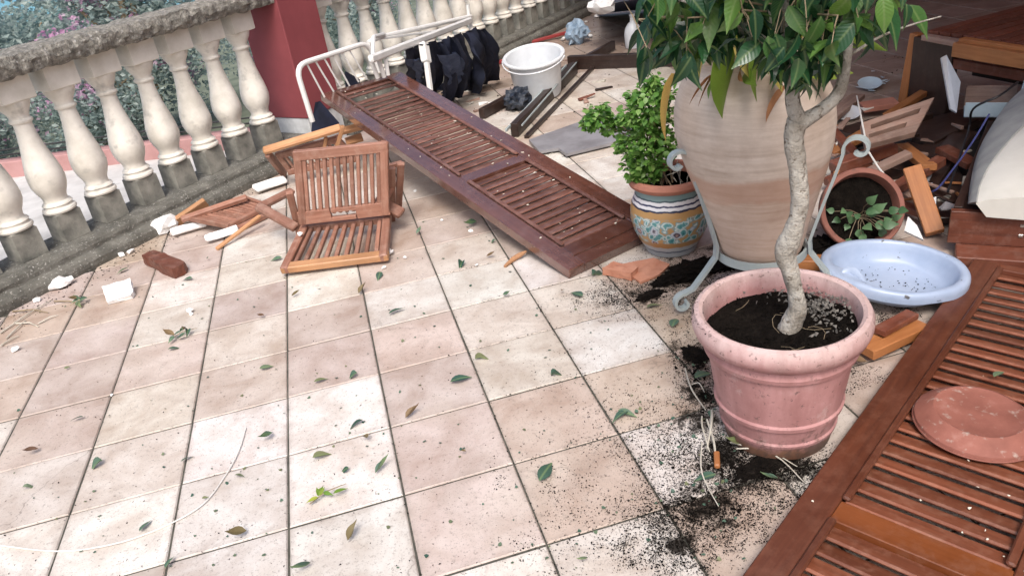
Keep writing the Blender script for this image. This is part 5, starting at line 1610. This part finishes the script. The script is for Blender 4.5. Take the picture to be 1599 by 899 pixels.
shf = [(i * 66 + k, (i + 1) * 66 + k, (i + 1) * 66 + (k + 1) % 66, i * 66 + (k + 1) % 66) for i in range(NR) for k in range(66)]
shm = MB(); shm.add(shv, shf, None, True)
solo('pile_darkening_sheet', shm, 'pile_darkening_cloth', 'crumpled black sheet added to darken the floor beneath the wood pile', 'sheet', sharp=180)
bd = thing('slotted_board', P(1400, 215), 'greyish brown board with two dark slots on top of the wood pile', 'board')
B0, B1, B2, B3 = P(1345, 192, .27), P(1459, 152, .30), P(1430, 206, .24), P(1352, 227, .22)
pn = (B1 - B0).cross(B3 - B0).normalized()
pn = pn if pn.z > 0 else -pn
def lerp4(u, v):
    return (B0.lerp(B1, u)).lerp(B3.lerp(B2, u), v)
for (u0, u1, v0, v1) in ((0, 1, 0, .22), (0, .12, .22, .4), (.86, 1, .22, .4), (0, 1, .4, .58), (0, .08, .58, .74), (.72, 1, .58, .74), (0, 1, .74, 1)):
    MB().prism([lerp4(u0, v0), lerp4(u1, v0), lerp4(u1, v1), lerp4(u0, v1)], 0.028, tuple(pn)).build('board_piece', 'plank_grey', bd)
def plank(a, za, b, zb, wd, th, mat, label, up=(0, 0, 1), name='plank', cat='plank', ch=.08):
    return solo(name, MB().bar(P(*a, za), P(*b, zb), wd, th, up, ch), mat, label, cat)
plank((1424, 262), .22, (1460, 364), .03, .07, .035, 'plank_orange', 'orange-brown plank leaning steeply beside the tipped pot', (-.5, -.8, .3))
plank((1300, 262), .10, (1396, 230), .14, .07, .05, 'plank_red', 'red-brown plank just below the slotted board')
plank((1290, 285), .05, (1372, 250), .09, .04, .04, 'plank_red', 'thin red-brown batten above the tipped pot', name='batten', cat='batten')
plank((1390, 300), .08, (1470, 250), .14, .05, .04, 'plank_red', 'dark red batten behind the leaning orange plank', name='batten', cat='batten')
plank((1395, 285), .03, (1440, 320), .03, .06, .03, 'plank_grey', 'greyish offcut lying behind the tipped pot', name='offcut', cat='offcut')
plank((1205, 410), .03, (1300, 410), .03, .06, .045, 'plank_orange', 'short light orange plank behind the pink pot')
plank((1345, 545), .035, (1432, 505), .035, .10, .035, 'plank_orange', 'orange plank end poking out below the flat shutter by the pink pot')
plank((1372, 518), .072, (1425, 490), .066, .045, .02, 'plank_red', 'dark red strip lying on the orange plank end', name='strip', cat='strip')
plank((1400, 160), .06, (1345, 168), .05, .12, .03, 'terracotta', 'reddish flat board piece behind the slotted board', name='board', cat='board')
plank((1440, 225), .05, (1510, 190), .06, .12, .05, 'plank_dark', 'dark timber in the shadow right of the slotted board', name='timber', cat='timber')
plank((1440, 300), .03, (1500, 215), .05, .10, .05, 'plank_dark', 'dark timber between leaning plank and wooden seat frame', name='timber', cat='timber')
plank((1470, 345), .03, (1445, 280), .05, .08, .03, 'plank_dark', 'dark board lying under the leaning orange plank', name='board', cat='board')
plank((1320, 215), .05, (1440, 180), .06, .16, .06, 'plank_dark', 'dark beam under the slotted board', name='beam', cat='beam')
for (a, za, b, zb, wd, mt_, lb) in (((1296, 240), .06, (1352, 208), .12, .07, 'plank_orange', 'warm brown plank end beside the right iron scroll'), ((1318, 288), .07, (1420, 240), .16, .05, 'plank_grey', 'worn grey plank crossing above the tipped pot'),
                                 ((1340, 248), .10, (1300, 205), .10, .05, 'plank_red', 'short red-brown plank propped behind the right iron scroll'), ((1452, 262), .14, (1408, 228), .10, .06, 'plank_orange', 'short warm plank lying below the slotted board tip'),
                                 ((1388, 315), .05, (1448, 335), .06, .05, 'plank_red', 'red-brown plank running behind the leaning orange plank foot'), ((1470, 232), .12, (1520, 258), .10, .07, 'plank_red', 'red-brown plank end left of the dark side board'),
                                 ((1290, 190), .05, (1340, 150), .05, .08, 'plank_grey', 'grey board on the floor left of the crockery shards'), ((1385, 182), .10, (1450, 140), .12, .05, 'plank_orange', 'warm brown batten behind the slotted board')):
    plank(a, za, b, zb, wd, .028, mt_, lb)
wt = MB().prism([P(1412, 360, .10), P(1418, 338, .12), P(1432, 352, .11), P(1442, 374, .10)], 0.008)
solo('plaster_shard', wt, 'plaster', 'pointed white shard between the tipped pot and blue basin', 'shard')
for (x, y, r_, m_, lb) in ((1322, 178, .075, 'white_plastic', 'white plate leaning behind the iron scroll'), (1358, 132, .07, 'pale_blue_plastic', 'broken blue and white plate on the floor behind the wood pile')):
    q = P(x, y, .03)
    solo('plate', MB().lathe([(0, -.004), (r_ * .55, -.006), (r_, .010), (r_ * 1.02, .013), (r_ * .97, .014), (r_ * .55, 0), (0, 0)], q, 28, (-.15, -.25, 1)), m_, lb, 'plate')
for k in range(26):
    x, y = 1358 + random.gauss(0, 16), 132 + random.gauss(0, 6)
    q = P(x, y, .008)
    mb = MB().prism([q + Vector((random.uniform(-.03, .03), random.uniform(-.03, .03), random.uniform(0, .012))) for _ in range(3)], .004, (0, 0, 1))
    solo('crockery_shard', mb, random.choice(('white_plastic', 'pale_blue_plastic', 'slate')), 'shard of broken crockery in the scatter behind the wood pile', 'shard', 'broken crockery behind the wood pile')
cdm = MB().tube([P(1338, 150, .12), P(1345, 185, .32), P(1355, 235, .27), P(1372, 262, .24), P(1395, 290, .2)], .004, 6)
solo('loose_cord', cdm, 'cord', 'thin pale cord trailing over the slotted board', 'cord')
pts, rad = smooth([P(1545, 178, .35), P(1520, 220, .25), P(1490, 262, .16), P(1462, 296, .10), P(1440, 300, .05)], [.004] * 5, 6)
solo('blue_cable', MB().tube(pts, .004, 6), 'blue_cord', 'dark blue cable hanging beside the cream cushion', 'cable')
pts, rad = smooth([P(1590, 128, .40), P(1560, 150, .38), P(1520, 170, .32), P(1512, 205, .2), P(1480, 300, .1)], [.005] * 5, 6)
solo('black_cable', MB().tube(pts, .005, 6), 'black_cord', 'black cable looping above the cream cushion', 'cable')

# ================================================================== SMALL DEBRIS ON THE FLOOR
mb = MB().prism([P(221, 398, .06), P(240, 390, .06), P(262, 398, .055), P(288, 408, .05), P(286, 413, .05), P(268, 420, .055), P(252, 414, .055), P(238, 405, .06)], 0.055, (0, 0, 1))
mb = roughen(mb, .006, 30, 3, 2)
solo('broken_wood_block', mb, 'plank_red', 'broken dark brown wood block with splintered end near the plinth', 'wood block')
mb = MB().prism([P(158, 447, .06), P(203, 434, .065), P(208, 454, .03), P(204, 460, .028), P(166, 472, .02)], 0.03)
mb = roughen(mb, .006, 30, 3, 5)
solo('white_block', mb, 'plaster', 'bright white foam block on the tiles below the broken wood block', 'block')
for (a, b, wd, lb) in (((268, 366), (322, 350), .05, 'white fluted strip lying under the folded slatted chair'), ((322, 376), (372, 360), .04, 'short white plaster strip at the corner of the folded slatted chair'), ((398, 298), (446, 282), .09, 'white fluted plaster moulding beside the plinth behind the folded chair')):
    mb = MB()
    p0, p1 = P(*a, .02), P(*b, .02)
    sd2 = (p1 - p0).normalized().cross(zU)
    for k in (-1, 0, 1):
        mb.bar(p0 + sd2 * k * wd * .34 + zU * (.012 if k else .016), p1 + sd2 * k * wd * .34 + zU * (.010 if k else .016), wd * .34, .03, zU, .3)
    mb = roughen(mb, .005, 40, 2, wd * 90)
    solo('plaster_moulding', mb, 'plaster', lb, 'moulding')
q = P(262, 362)
solo('plaster_lump', lump(MB(), (q.x, q.y, .04), .07, .05, .045, .7, 12, 2, .5, 6), 'plaster', 'crumpled white lump at the left tip of the folded slatted chair', 'lump')
q = P(98, 448)
solo('plaster_lump', lump(MB(), (q.x, q.y, .025), .05, .04, .025, .6, 12, 2, .5, 9), 'plaster', 'flat white lump at the foot of the plinth, left of the foam block', 'lump')
mb = MB().prism([P(940, 418, .035), P(958, 407, .035), P(997, 416, .035), P(985, 427, .035)], .034)
mb = roughen(mb, .004, 40, 3, 7)
solo('brick_piece', mb, 'brick', 'small broken orange brick piece at the near end of the glossy shutter', 'brick')
mb = MB().prism([P(968, 412, .012), P(1020, 402, .012), P(1046, 412, .012), P(1030, 428, .012), P(1000, 440, .012), P(985, 430, .012)], .011)
mb = roughen(mb, .003, 40, 3, 9)
solo('tile_shard', mb, 'brick', 'flat clay shard lying beside the small brick piece', 'shard')
pts, rad = smooth([P(788, 416, .006), P(802, 404, .012), P(812, 398, .02), P(822, 392, .03)], [.006, .012, .012, .004], 4)
solo('dry_pod', MB().tube(pts, rad, 8), 'dry_leaf', 'reddish curled dry leaf beneath the near edge of the glossy shutter', 'dry leaf')
pts, rad = smooth([P(384, 668, .003), P(372, 705, .006), P(350, 745, .004), P(315, 788, .006), P(255, 822, .003), P(180, 848, .006), P(90, 860, .003), P(-20, 848, .003)], [.003] * 8, 8)
solo('thin_cord', MB().tube(pts, .0024, 6), 'cord', 'thin pale cord curving across the tiles at the lower left', 'cord')
R = random.Random(77)
for n_, (x0, y0, x1, y1, rr) in enumerate(((1104, 655, 1118, 730, .005), (1096, 650, 1108, 705, .004), (1112, 640, 1104, 700, .006), (1070, 575, 1102, 640, .004), (1080, 600, 1100, 612, .003), (1096, 690, 1122, 790, .003), (1140, 690, 1255, 752, .003), (1150, 700, 1245, 728, .003))):
    a, b = P(x0, y0, .008 + .002 * n_), P(x1, y1, .006)
    c = (a + b) / 2 + Vector((R.gauss(0, .012), R.gauss(0, .012), .008))
    pts, rad = smooth([a, c, b], [rr * .7, rr * .7, rr * .4], 5)
    solo('dry_stalk', MB().tube(pts, rad, 6), 'straw', ('thick pale stalk ending at the orange stick end', 'pale stalk leftmost in the bundle beside the pink pot', 'pale stalk lying across the top of the bundle beside pot', 'pale stalk slanting up to the pot rim level, left of pot', 'tiny pale stalk bit above the bundle beside the pot',
        'long thin pale stalk trailing down below the bundle', 'long pale stalk pointing right below the foot of the pink pot', 'pale stalk under the pot foot, upper one of two')[n_], 'stalk', 'dry stalks beside the pink pot')
solo('cork_stick', MB().bar(P(1119, 706, .012), P(1120, 729, .012), .016, .016, zU, .2), 'plank_orange', 'short orange stick end among the pale stalks', 'stick')
for n_, (x0, y0, x1, y1) in enumerate(((0, 520, 80, 468), (20, 486, 75, 488), (10, 528, 40, 500), (60, 505, 90, 492), (85, 470, 130, 478), (165, 448, 205, 455), (25, 505, 60, 510), (0, 540, 30, 524))):
    a, b = P(x0, y0, .006), P(x1, y1, .006)
    solo('twig', MB().tube([a, (a + b) / 2 + Vector((.01, .01, .006)), b], [.004, .0035, .002], 6), R.choice(('twig', 'straw')), 'thin broken twig on the tiles along the plinth at left', 'twig', 'twigs along the plinth')

# fallen leaves, one by one
fl_set = leaf_set('fallen_leaf', [(.06, .028), (.068, .03), (.05, .026), (.045, .02), (.058, .022)])
for (L_, W__, dr_, fo_, tw__) in ((.06, .03, .9, .9, .8), (.055, .026, -.5, .8, -.9), (.05, .03, .7, 1.3, .3), (.064, .024, -.35, 1.1, 1.2)):
    me = leaf_mesh('leaf', L_, W__, droop=dr_, fold=fo_, twist=tw__)
    me.materials.append(M['fallen_leaf'])
    fl_set.append(me)
for (L_, W__) in ((.05, .022), (.056, .026)):
    me = leaf_mesh('leaf', L_, W__, droop=-.4, fold=1.0, twist=.7)
    me.materials.append(M['withered_leaf'])
    fl_set.append(me)
FL = [(607, 490, 20), (413, 492, 10), (567, 655, 15), (568, 680, -60), (488, 714, 0), (586, 738, 15), (543, 843, 70), (558, 582, 10), (490, 596, 5), (742, 560, 20), (633, 652, 15), (703, 596, 0), (426, 675, 50), (366, 741, 5), (315, 777, 10),
      (283, 720, 40), (218, 829, 80), (160, 718, 30), (35, 760, 10), (340, 450, 25), (300, 434, 10), (455, 462, 30), (560, 458, 50), (594, 424, 80), (722, 408, 60), (760, 400, -15), (774, 375, 10), (745, 346, 30), (650, 365, 40),
      (842, 750, 45), (728, 704, 0), (485, 878, 60), (258, 886, 80), (385, 828, 10), (405, 575, 30), (262, 545, 15), (276, 528, 10), (200, 418, 20), (322, 404, 10), (925, 430, 10), (910, 462, -30), (785, 460, 10), (860, 585, 15), (878, 452, 60),
      (1050, 510, 50), (1010, 480, 20), (1118, 740, 20), (1215, 746, 15), (1165, 690, 0), (1150, 680, 30), (1190, 706, 10), (1110, 640, 70), (918, 870, 30), (545, 730, 5), (440, 402, 10), (100, 575, 20), (60, 700, 40), (130, 650, 15), (1355, 565, 10), (1370, 560, 40), (1552, 588, 10),
      (965, 640, -10), (980, 640, 20), (1085, 590, 40)]
BAND = ((470, 'level with the folding chair seat'), (560, "level with the pink pot's rim"), (660, 'level with the body of the pink pot'), (750, 'level with the foot of the pink pot'), (2000, 'along the bottom of the photo'))
ORD = ('leftmost', 'second from left', 'third from left', 'fourth from left', 'fifth from left', 'sixth from left', 'seventh from left', 'eighth from left', 'ninth from left', 'tenth from left', 'eleventh from left', 'twelfth from left', 'thirteenth from left', 'fourteenth from left', 'fifteenth from left', 'sixteenth from left', 'seventeenth from left', 'eighteenth from left', 'nineteenth from left', 'twentieth from left')
def leaf_label(x, y):
    b = next(k for k in range(5) if y < BAND[k][0])
    same = sorted(q[0] + q[1] * 1e-4 for q in FL if q[0] <= 1500 and next(k for k in range(5) if q[1] < BAND[k][0]) == b)
    return 'fallen leaf, ' + ORD[same.index(x + y * 1e-4)] + ' of those ' + BAND[b][1]
for (x, y, a) in FL:
    onshut = x > 1500
    p = P(x, y, .075 if onshut else .012)
    ang = radians(a) + random.uniform(-.3, .3)
    d = RI * cos(ang) + Vector((-RI.y, RI.x, 0)) * sin(ang) * 1.5
    d.z = random.uniform(-.02, .25)
    if random.random() < .5:
        d = -d
        d.z = abs(d.z)
    s_ = random.choice((.35, .5, .6, .75, .9, 1.0, 1.1, 1.25))
    if x > 1500:
        lab, grp = 'single green leaf on the flat shutter behind the upturned saucer', None
    elif x > 1040:
        lab, grp = leaf_label(x, y), 'fallen leaves around the pink pot'
    else:
        lab, grp = leaf_label(x, y), 'fallen leaves on the open tiles'
    mw = orient(p, d, (random.gauss(0, .15), random.gauss(0, .15), 1), random.uniform(-.3, .3), s_)
    o = put('fallen_leaf', random.choice(fl_set), None, None, mw)
    tag(o, lab, 'leaf', grp)
for n_, (x, y) in enumerate(((285, 522), (510, 772), (128, 470))):
    p = P(x, y, .01)
    t = thing('leaf_sprig', p, ('dark green broken sprig of leaves on the left tiles', 'yellowish wilted sprig on the white tile at bottom centre', 'small dark sprig by the plinth left of the foam block')[n_], 'sprig')
    MB().tube([p + Vector((-.05, -.02, 0)), p + Vector((0, 0, .012)), p + Vector((.06, .02, .004))], [.0015, .002, .001], 5).build('stem', 'twig', t)
    ls = fl_set if n_ != 1 else [leaf_mesh('leaf', .05, .018)]
    if n_ == 1 and not ls[0].materials:
        ls[0].materials.append(M['strap_leaf'])
    for k in range(6):
        a = random.uniform(0, 6.28)
        put('leaf', random.choice(ls), None, t, orient(p + Vector((random.uniform(-.03, .03), random.uniform(-.02, .02), .012)), (cos(a), sin(a) * .7, random.uniform(0, .3)), (0, 0, 1), random.uniform(-.6, .6), random.uniform(.6, .95)))
for (x, y, r_) in ((610, 398, .022), (633, 404, .012), (608, 392, .014), (300, 492, .012), (298, 488, .018), (600, 420, .014), (175, 618, .008), (470, 368, .016), (190, 400, .02), (205, 395, .02), (120, 430, .02), (648, 300, .012), (735, 362, .012), (690, 345, .010), (60, 470, .02), (330, 370, .02), (25, 548, .02), (745, 415, .01)):
    z = .095 if (x, y) == (470, 368) else 0
    q = P(x, y, z)
    solo('plaster_chip', lump(MB(), (q.x, q.y, z + r_ * .6), r_, r_ * .8, r_ * .6, .7, 11, 1, x, y * .37), 'plaster', 'white plaster chip scattered on the terrace near the chairs and plinth', 'chip', 'white plaster chips')

# splinters and scraps round the wood pile and the far terrace
R = random.Random(5)
for n_ in range(46):
    if n_ < 30:
        x, y, zz = R.uniform(1300, 1520), R.uniform(175, 320), R.uniform(.045, .10)
        lab, grp = 'loose wood scrap in the broken pile at right', 'scraps in the wood pile'
    else:
        x, y, zz = R.uniform(690, 960), R.uniform(70, 200), .008
        lab, grp = 'small wood scrap on the floor around the white tub', 'scraps round the white tub'
    p = P(x, y, zz)
    a = R.uniform(0, 3.14)
    Ls = R.uniform(.05, .16)
    dd = Vector((cos(a), sin(a), R.uniform(-.15, .15))) * Ls
    solo('wood_scrap', MB().bar(p, p + dd, R.uniform(.012, .04), R.uniform(.006, .02), (0, 0, 1), .15, R.uniform(.4, 1)), R.choice(('plank_red', 'plank_orange', 'plank_grey', 'plank_dark', 'plank_grey', 'straw')), lab, 'scrap', grp)
for n_ in range(16):
    x, y = (R.uniform(1310, 1520), R.uniform(120, 330)) if n_ < 11 else (R.uniform(700, 790), R.uniform(140, 190))
    p = P(x, y, R.uniform(.05, .11) if n_ < 11 else .01)
    q = [p + Vector((R.uniform(-.05, .05), R.uniform(-.05, .05), R.uniform(-.01, .012))) for _ in range(4)]
    cq = sum(q, Vector()) / 4
    q.sort(key=lambda v: math.atan2(v.y - cq.y, v.x - cq.x))
    solo('pale_scrap', MB().prism(q, .006, (0, 0, 1)), R.choice(('plaster', 'cushion', 'slate', 'white_plastic')), 'pale flat scrap lying in the wreckage', 'scrap', 'pale scraps in the wreckage')
# chips and crumbs lying on shutters
ch_ = MB()
for k in range(38):
    u, v = random.uniform(.02, .54), random.uniform(.05, 2.3)
    q = Q2(u, v, random.uniform(-.004, .004))
    lump(ch_, (q.x, q.y, q.z), random.uniform(.001, .007), random.uniform(.001, .003), random.uniform(.001, .002), .9, 14, 1, k, k)
o = ch_.build('plaster_crumbs', 'bread')
tag(o, 'pale crumbs sprinkled over the flat shutter', 'crumbs', kind='stuff')
ch_ = MB()
for k in range(60):
    u, v = random.uniform(.02, .54), random.uniform(.05, 2.3)
    q = Q1(u, v, .002)
    lump(ch_, (q.x, q.y, q.z), random.uniform(.002, .009), random.uniform(.0015, .005), random.uniform(.001, .003), .9, 14, 1, k, k)
tag(ch_.build('plaster_crumbs', 'bread'), 'pale crumbs sprinkled over the propped shutter', 'crumbs', kind='stuff')

# ================================================================== SPILLED SOIL AND FINE LITTER
sb = MB()
R = np.random.default_rng(5)
def grains(mb, pts, s0, s1):
    n = len(pts)
    s_ = s0 + (s1 - s0) * R.random(n) ** 2.5
    d = R.normal(size=(n, 4, 3))
    d[:, :, 2] *= .6
    d /= np.linalg.norm(d, axis=2)[:, :, None]
    q = pts[:, None, :] + d * s_[:, None, None]
    q[:, :, 2] = np.maximum(q[:, :, 2], .0004)
    o = len(mb.v)
    mb.v += [tuple(x) for x in q.reshape(-1, 3)]
    mb.g += mb.v[o:]
    mb.t += [0.0] * (4 * n)
    for k in range(n):
        z = o + 4 * k
        mb.f += [(z, z + 1, z + 2), (z, z + 2, z + 3), (z, z + 3, z + 1), (z + 1, z + 3, z + 2)]
    mb.sm += [False] * (4 * n)
BL = [(1010, 455, 55, 16, 2300), (1060, 430, 60, 20, 3000), (1120, 415, 60, 16, 1800), (960, 468, 26, 9, 900), (1045, 478, 60, 10, 500),
      (1080, 560, 22, 26, 1800), (1095, 620, 16, 40, 1500), (1130, 700, 40, 30, 2600), (1190, 730, 60, 14, 2400), (1090, 700, 60, 34, 2000), (1070, 800, 46, 26, 2200), (1120, 790, 60, 40, 2200), (1180, 770, 50, 26, 1800), (1060, 860, 36, 26, 1500),
      (1010, 850, 70, 40, 900), (1020, 640, 60, 40, 700), (960, 760, 70, 60, 700), (900, 640, 60, 60, 300), (880, 800, 60, 50, 350), (1350, 590, 26, 20, 400), (1250, 730, 40, 12, 800), (1400, 490, 30, 12, 900), (1200, 405, 70, 10, 900), (1300, 395, 60, 14, 900), (1040, 690, 30, 20, 500), (1090, 475, 14, 20, 700), (1140, 740, 80, 60, 2000)]
for (x, y, sx, sy, n) in BL:
    n = int(n * 2.2)
    # clustered: pick sub-centres, then grains round them
    m = max(4, n // 34)
    cx, cy = R.normal(x, sx, m), R.normal(y, sy, m)
    i = R.integers(0, m, n)
    gx, gy = cx[i] + R.normal(0, sx * .13 + 2, n), cy[i] + R.normal(0, sy * .13 + 1.5, n)
    pp = np.array([list(P(a, b, 0)) for a, b in zip(gx, gy)])
    pp[:, 2] = R.random(n) * .003
    grains(sb, pp, .0008, .0036)
# dirt swept into the joints near the pot
n = 2600
jj = R.integers(-3, 5, n)
ii = R.random(n) * 2.2
pp = np.stack([np.where(R.random(n) < .5, .66 + ii * .5, np.round((.66 + ii * .45) / TS) * TS), np.zeros(n), np.zeros(n)], 1)
pp[:, 1] = np.where(np.abs(pp[:, 0] / TS - np.round(pp[:, 0] / TS)) < 1e-6, R.uniform(-.75, .9, n), jj * TS)
pp[:, :2] += R.normal(0, .004, (n, 2))
grains(sb, pp, .001, .004)
for (x, y, sx, sy, n) in ((1085, 560, 14, 18, 90), (1095, 625, 9, 30, 80), (1135, 715, 30, 14, 120), (1190, 735, 40, 8, 80), (1060, 430, 40, 10, 140), (1100, 795, 26, 14, 60), (1010, 462, 18, 6, 50), (1150, 412, 50, 6, 90)):
    pp = np.array([list(P(a, b, .002)) for a, b in zip(R.normal(x, sx, n), R.normal(y, sy, n))])
    grains(sb, pp, .004, .011)
tag(sb.build('spilled_soil', 'soil'), 'dark potting soil spilled over the tiles around the pots', 'soil', kind='stuff')
mound = MB()
for (x, y, rx, ry, rz) in ((1080, 425, .12, .06, .018), (1150, 408, .12, .05, .02), (1015, 462, .055, .022, .008), (1040, 440, .06, .03, .012), (1290, 390, .10, .06, .03), (1220, 398, .12, .05, .015), (1085, 555, .03, .05, .008), (1200, 722, .10, .03, .006)):
    q = P(x, y)
    lump(mound, (q.x, q.y, rz * .5), rx, ry, rz, .7, 16, 4, .2, x * .1)
tag(mound.build('soil_heap', 'soil'), 'low heaps of dark soil behind and left of the pink pot', 'soil', kind='stuff')
lt = MB()
n = 2600
gx, gy = R.uniform(0, 1150, n), R.uniform(330, 899, n)
pp = np.array([list(P(a, b, 0)) for a, b in zip(gx, gy)])
keep = (pp[:, 0] - pp[:, 1]) * .7071 > -2.3
pp = pp[keep]
pp[:, 2] = .001
grains(lt, pp, .0008, .0042)
n = 9000
a_ = np.round(R.uniform(-5, 6, n)) * TS + R.normal(0, .0035, n)
b_ = R.uniform(-1.0, 3.0, n)
sw_ = R.random(n) < .5
pp = np.stack([np.where(sw_, a_, b_ - .3), np.where(sw_, b_, a_), np.full(n, .0005)], 1)
pp = pp[((pp[:, 0] - pp[:, 1]) * .7071 > -2.3) & (np.sin(pp[:, 0] * 5.1 + pp[:, 1] * 3.7) + np.sin(pp[:, 1] * 7.3 - pp[:, 0] * 2.9) > -.3)]
grains(lt, pp, .0006, .0026)
n = 900
s_ = R.uniform(.3, 2.2, n)
oo = -2.34 + np.abs(R.normal(0, .10, n))
pp = np.stack([(s_ + oo) * .7071, (s_ - oo) * .7071, np.full(n, .001)], 1)
grains(lt, pp, .002, .008)
n = 1500
pp = np.stack([R.uniform(.9, 4.5, n), R.uniform(2.4, 6.5, n), np.full(n, .002)], 1)
keep = (pp[:, 0] - pp[:, 1]) * .7071 > -2.3
grains(lt, pp[keep], .002, .012)
bt_ = MB()
RR = random.Random(3)
for k in range(330):
    x, y = RR.uniform(20, 1130), RR.uniform(340, 890)
    if RR.random() < .35:
        x, y = RR.gauss(1090, 60), RR.gauss(690, 90)
    p = P(x, y, .002)
    if p.dot(N45) < -2.3:
        continue
    a = RR.uniform(0, 6.28)
    mw = orient(p, (cos(a), sin(a), RR.uniform(0, .3)), (RR.gauss(0, .2), RR.gauss(0, .2), 1), RR.uniform(-.5, .5), RR.uniform(.006, .02))
    bt_.add([mw @ Vector(v) for v in lf[:7]], lff[:4], None, True, RR.uniform(.01, .99))
tag(bt_.build('leaf_fragments', 'fallen_leaf'), 'tiny torn leaf fragments strewn over the tiles', 'leaf litter', kind='stuff')
tag(lt.build('leaf_litter', 'soil'), 'fine dark crumbs and litter scattered over the tiles', 'litter', kind='stuff')
print('objects', len(bpy.data.objects))
